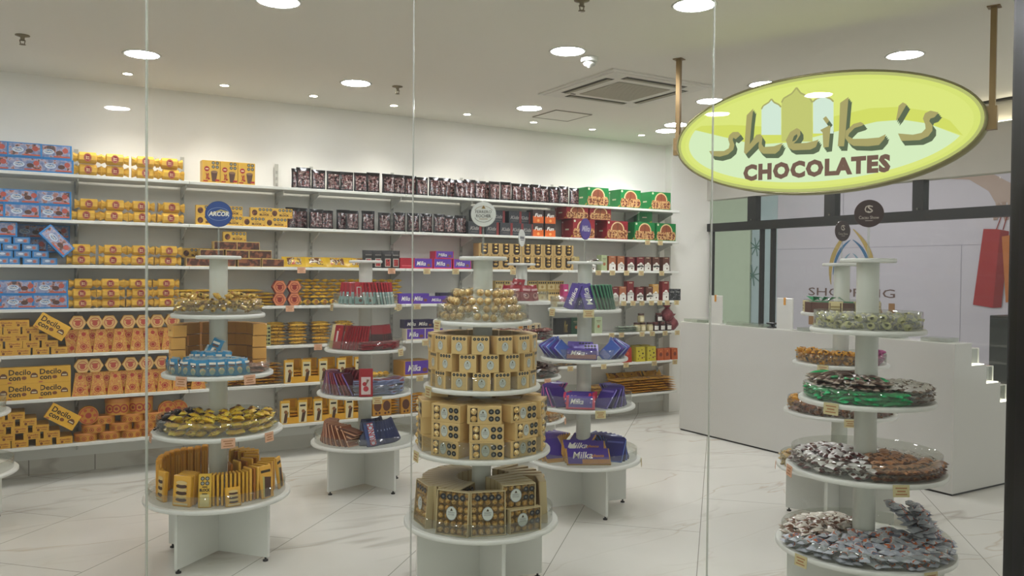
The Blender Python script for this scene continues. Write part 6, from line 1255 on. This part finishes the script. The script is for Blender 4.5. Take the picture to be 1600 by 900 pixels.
sweets('E', 1, S_S, [(0.27, 98, 170, 9), (0.21, 100, 175, 7)], 'silver and brown sweet behind on the fourth tray '+N_E, 'silver brown sweets '+N_E, layers=2, lh=0.018, rise=0.1)
sweets('E', 0, S_N, [(0.31, -165, -70, 13), (0.255, -170, -62, 12), (0.195, -175, -60, 10), (0.14, -175, -60, 6)], 'white and brown sweet heaped on the base '+N_E, 'white brown sweets '+N_E, layers=2, lh=0.025, rise=0.12, turn=60, tiltj=0.25)
sweets('E', 0, S_L, [(0.315, -68, 95, 21), (0.26, -60, 98, 18), (0.205, -60, 98, 14), (0.15, -60, 100, 10), (0.09, -60, 100, 6)], 'silver and orange sweet packed on the base '+N_E, 'silver orange sweets '+N_E, layers=2, lh=0.026, rise=0.13, turn=20, tiltj=0.15)
for L in range(7):
    sweets('E', 0, S_L, [(0.13+0.018*max(0, 6-L), 66+4*L, 125, 5), (0.215+0.012*max(0, 6-L), 72+3*L, 122, 6)], 'silver and orange sweet in the raised heap beside the post '+N_E, 'heaped silver orange sweets '+N_E, z0=0.05+L*0.018, turn=65, tiltj=0.2)
# ------------------------------------------------ stand F
GF = 'on the half hidden stand'
K_CRC = Kind('cream_sweet_box', 'box', carton(0.055, 0.05, 0.05, M('#c9bb8a', 0.4)), [('front_print', (lambda a: (Print(a, (-0.0275, -0.0252, 0), w=0.055, h=0.05).rect(0.15, 0.5, 0.85, 0.62, M('#8e7c4a', 0.4)).rect(0.15, 0.25, 0.85, 0.35, M('#8e7c4a', 0.4)), a)[1])(MB()))])
K_BRC = Kind('brown_sweet_box', 'box', carton(0.055, 0.05, 0.045, M('#5c4034', 0.4)), [('ribbon_bow', (lambda a: (a.box(-0.028, 0.028, -0.006, 0.006, 0.0455, 0.05, M('#2f9a63', 0.3)), [a.poly_ if False else a.add([(0, 0, 0.048), (s*0.03, -0.018, 0.07), (s*0.032, 0.018, 0.066)], [(0, 1, 2)], M('#2f9a63', 0.3)) for s in (-1, 1)], a)[2])(MB()))])
for i, a in enumerate([-80, -62, -44, 60, 80]): face(K_CRC if i in (0, 3) else K_BRC, 'F', 3, 0.185, a+3*i, '%s gift box at the upper tier rim %s, %s round it' % ('cream' if i in (0, 3) else 'brown', GF, ORD[i]), 'small gift boxes '+GF, sc=1.4)
for i, a in enumerate([-25, -8, 8, 30]): face(K_CRC if i % 2 else K_BRC, 'F', 3, 0.19, a, '%s gift box beside the upper post %s, %s in line' % ('cream' if i % 2 else 'brown', GF, ORD[i]), 'small gift boxes '+GF, sc=1.4)
S_O = Kind('orange_twist_sweet', 'sweet', twist(0.015, 0.036, busy('orange_dark', [(0, '#c98a22'), (0.52, '#d9a035'), (0.60, '#3a2a20')], 40, 0.3), M('#d59a2c', 0.3)))
S_P = Kind('pink_twist_sweet', 'sweet', twist(0.015, 0.036, M('#a8427d', 0.3), M('#c25c96', 0.3)))
S_R = Kind('orange_brown_sweet', 'sweet', twist(0.015, 0.034, busy('brown_orange', [(0, '#7d4534'), (0.5, '#9a6150'), (0.57, '#b8763a')], 40, 0.3), M('#8a6048', 0.3)))
S_GC = Kind('gold_cream_sweet', 'sweet', twist(0.014, 0.034, busy('gold_cream', [(0, '#b8965a'), (0.52, '#cdb684'), (0.6, '#8a6236')], 45, 0.25), M('#cdb888', 0.25)))
sweets('F', 2, S_O, [(0.225, -110, 40, 16), (0.17, -110, 40, 12)], 'orange and dark twist-wrapped sweet on the third tray '+GF, 'orange sweets '+GF, layers=3, lh=0.026, tiltj=0.5)
sweets('F', 2, S_P, [(0.215, 46, 110, 8), (0.16, 40, 110, 5)], 'pink twist-wrapped sweet beside the orange ones '+GF, 'pink sweets '+GF, layers=3, lh=0.026, tiltj=0.5)
sweets('F', 1, S_O, [(0.27, -110, -75, 5), (0.21, -110, -70, 4)], 'orange twist-wrapped sweet at the edge of the wide tray '+GF, 'orange sweets '+GF, layers=3, lh=0.024, tiltj=0.4)
sweets('F', 1, S_R, [(0.275, -72, 75, 18), (0.215, -70, 70, 12)], 'brown twist-wrapped sweet on the wide tray '+GF, 'brown twist sweets '+GF, layers=2, lh=0.028, tiltj=0.3)
sweets('F', 0, S_GC, [(0.315, -120, -20, 14), (0.25, -120, -20, 11)], 'gold-cream twist-wrapped sweet on the base '+GF, 'gold-cream sweets '+GF, layers=2, lh=0.026, tiltj=0.4)
# ------------------------------------------------ stand G
GG = 'on the small stand between gold and violet'
K_RP = Kind('red_sweet_pouch', 'pouch', pouch(0.10, 0.125, 0.045, M('#8f1a26', 0.25), M('#7d1520', 0.25)), [('front_print', (lambda a, p: (p.disc(0.5, 0.30, 0.024, M('#c98a84', 0.4), 14), p.disc(0.5, 0.34, 0.013, M('#7d2a2c', 0.4), 10), p.rect(0.2, 0.62, 0.8, 0.76, M('#cda0a0', 0.4)), a)[-1])(*(lambda a: (a, Print(a, (-0.05, -0.026, 0), w=0.1, h=0.125)))(MB())))])
for i, (a, rl) in enumerate([(-70, 14), (-40, -4), (-14, 0), (12, 3), (38, -6)]): face(K_RP, 'G', 3, 0.165, a, 'red sweet pouch, %s along the upper tier %s' % (ORD[i], GG), 'red pouches '+GG, lean=8, roll=rl)
for i, (a, rl) in enumerate([(-55, 20), (-20, 5)]): face(K_RP, 'G', 3, 0.10, a, 'red sweet pouch propped higher behind the others %s, %s' % ('' , 'by the gold stand' if i == 0 else 'before the post'), 'red pouches '+GG, lean=12, roll=rl, z=0.05)
K_WO = Kind('white_orange_carton', 'box', carton(0.10, 0.05, 0.075, M('#cfc3a0', 0.4)), [('front_print', (lambda a: (Print(a, (-0.05, -0.0252, 0), w=0.1, h=0.075).rect(0.05, 0.55, 0.35, 0.9, M('#c98a3a', 0.4)).octs([0.5, 0.66], [0.75, 0.5], 0.009, OCT).rect(0, 0, 1, 0.2, M('#b8863a', 0.4)), a)[1])(MB()))])
for i in range(4): face(K_WO, 'G', 2, 0.13, 10+26*i, 'cream octagon carton %s, %s in line' % (GG, ORD[i]), 'cream cartons '+GG, z=0.045)
K_MP = Kind('dark_red_packet', 'packet', pillow(0.10, 0.07, 0.028, busy('dark_red_clear', [(0, '#6d2226'), (0.5, '#8f4a48'), (0.56, '#b09a94'), (0.62, '#4a1518')], 40, 0.22), None, 6, 4))
sweets('G', 2, K_MP, [(0.21, -60, 95, 8), (0.15, -60, 90, 5)], 'dark red sweet packet on the third tier '+GG, 'dark red packets '+GG, layers=3, lh=0.029, tiltj=0.15)
K_DB = Kind('dark_brown_packet', 'packet', pillow(0.12, 0.07, 0.03, M('#33211c', 0.25), M('#5a4038', 0.3), 6, 4))
sweets('G', 1, K_DB, [(0.25, -20, 110, 9), (0.18, -30, 110, 7), (0.11, -40, 110, 5)], 'dark brown foil packet on the wide tier '+GG, 'dark brown packets '+GG, layers=2, lh=0.031, rise=0.3, tiltj=0.2, turn=20)
S_GR = Kind('gold_red_sweet', 'sweet', twist(0.015, 0.036, busy('gold_rust', [(0, '#b8803a'), (0.5, '#cba468'), (0.57, '#9a4a26')], 45, 0.25), M('#c9a878', 0.25)))
sweets('G', 0, S_GR, [(0.315, -10, 110, 14), (0.26, -10, 115, 11), (0.20, 0, 115, 8)], 'gold and rust twist-wrapped sweet on the base '+GG, 'gold rust sweets '+GG, layers=2, lh=0.028, tiltj=0.4, rise=0.15)
# ------------------------------------------------ round brand signs on the top plates
def topsign(k, r, zc, col, rim, fn, lab, turn=0, sy=1.0):
    x, y, f = pol(k, 0.0, 0); o = link('round_topper_sign', None, None, (x, y, TZ[4]+0.0095), (0, 0, math.atan2(-y, -x)+PI/2+math.radians(turn)))
    h = zc-TZ[4]-0.0095
    m = MB(); m.prism([(r*math.cos(2*PI*i/40), h+sy*r*math.sin(2*PI*i/40)) for i in range(40)], -0.0025, 0.0025, M(rim, 0.4), 'y'); part('disc', m, o)
    m = MB(); p = Print(m, (0, -0.0026, h)); p.disc(0, 0, r*0.965, M(col, 0.4, var=0), 40, sy); fn(p); part('printed_face', m, o)
    m = MB(); m.box(-0.005, 0.005, 0.003, 0.0055, 0.003, h, clear('clear_sign_stem', '#f4f6f2', 0.12)); m.box(-0.03, 0.03, -0.02, 0.025, 0, 0.003, clear('clear_sign_stem', '#f4f6f2', 0.12)); part('clear_stem', m, o)
    tag(o, lab, 'sign', 'round topper signs')
def f_arcor(p):
    p.ring(0, 0, 0.055, 0.0025, M('#8fa4c9', 0.4), 36, 0.62); p.disc(0, 0.0, 0.052, M('#24468a', 0.4, var=0), 36, 0.6); p.poly([(-0.045, 0.002), (0.01, 0.024), (0.05, 0.014), (0.045, 0.006), (0.01, 0.016), (-0.03, 0.0)], M('#b8a86a', 0.4)); p.text('ARCOR', -0.050, -0.011, 0.052, 0.013, WH, 0.04, 0.15)
topsign('A', 0.0675, 1.789, '#24468a', '#1c3870', f_arcor, 'round blue sign with white capitals above the yellow stand')
def f_fer(p):
    G = M('#8a6a2c', 0.4); K = M('#2d2a24', 0.5); p.ring(0, 0.002, 0.047, 0.0018, G, 30, 0.78, 25, 155); p.ring(0, -0.002, 0.047, 0.0018, K, 30, 0.78, 205, 335)
    p.poly([(-0.010, 0.026), (0.010, 0.026), (0.0, 0.042)], G); p.text('FERRERO', -0.038, 0.004, 0.038, 0.018, K, 0.0); p.text('ROCHER', -0.035, -0.016, 0.035, -0.001, K, 0.0); p.rect(-0.02, -0.024, 0.02, -0.0215, G)
topsign('C', 0.0600, 1.773, '#d6d6d0', '#b9b9b2', f_fer, 'round cream sign with dark capitals above the gold stand')
topsign('G', 0.070, 1.774, '#d3d3cf', '#b4b4b0', lambda p: (p.rect(-0.045, -0.008, 0.045, 0.012, M('#77757a', 0.5)), p.rect(-0.035, -0.02, 0.035, -0.014, M('#77757a', 0.5))), 'white sign turned nearly edge-on above the small middle stand', 68)
topsign('D', 0.068, 1.777, '#5f4ba0', '#4a3a86', lambda p: p.text('Milka', -0.05, -0.016, 0.05, 0.022, M('#d0c9e4', 0.4), 0.03, 0.3), 'round violet sign with white script turned aside above the violet stand', 60)
def f_cs(p):
    L = M('#c9bcb0', 0.5); p.text('C', -0.018, 0.002, 0.010, 0.036, L, 0.0); p.text('S', -0.006, 0.004, 0.016, 0.034, L, 0.01); p.text('Cacau Show', -0.040, -0.024, 0.040, -0.010, L, 0.0); p.rect(-0.015, -0.032, 0.015, -0.030, L)
topsign('E', 0.0595, 1.766, '#3a2420', '#4a332c', f_cs, 'round dark brown sign with monogram above the loose sweet stand')
topsign('F', 0.063, 1.768, '#3a2420', '#4a332c', f_cs, 'round dark brown sign turned aside above the half hidden stand', 48)
K_TOPS = Kind('small_cream_box', 'box', carton(0.045, 0.03, 0.028, M('#c9b37c', 0.4)), [('front_print', (lambda a: (Print(a, (-0.0225, -0.0152, 0), w=0.045, h=0.028).rect(0.2, 0.3, 0.8, 0.6, M('#8a7440', 0.4)), a)[1])(MB()))])
for i, a in enumerate([-120, -60]): face(K_TOPS, 'D', 4, 0.07, a, 'small cream box on the top plate of the violet stand, %s of two' % ORD[i], 'small boxes on the violet stand top')
face(K_DB, 'D', 4, 0.07, 70, 'small dark packet on the top plate of the violet stand', 'small boxes on the violet stand top', sc=0.55)
# price tickets on the tier edges
TK = {'A': [(2, -38, 'O'), (2, 32, 'O'), (1, -78, 'O'), (1, 8, 'O'), (1, 48, 'O')], 'B': [(3, 68, 'Y'), (2, 58, 'Y'), (1, 14, 'Y'), (3, -72, 'Y')], 'C': [(3, -62, 'Y'), (2, -62, 'Y'), (1, -66, 'Y')], 'D': [(3, -58, 'Y'), (3, 6, 'Y'), (1, -62, 'Y'), (1, 18, 'Y'), (0, 82, 'Y')],
      'E': [(2, -28, 'Y'), (1, -66, 'O'), (1, 24, 'Y'), (0, -40, 'Y'), (0, 42, 'Y')], 'F': [(2, -20, 'Y'), (1, 10, 'Y'), (0, -85, 'O')], 'G': [(2, 44, 'Y'), (1, 40, 'O'), (0, 78, 'O')]}
SNM = {'A': 'yellow', 'B': 'red bar', 'C': 'gold', 'D': 'violet', 'E': 'loose sweet', 'F': 'half hidden', 'G': 'small middle'}
for k, L in TK.items():
    for i, (t, a, c) in enumerate(L):
        face(K_TAGO if c == 'O' else K_TAGY, k, t, TR[t]+0.002, a, '%s ticket on the %s tier of the %s stand, %s counting down' % ('orange' if c == 'O' else 'cream', ['base', 'wide', 'third', 'upper'][t], SNM[k], ORD[i]), 'price tickets on the stand edges', z=-0.022, lean=4)
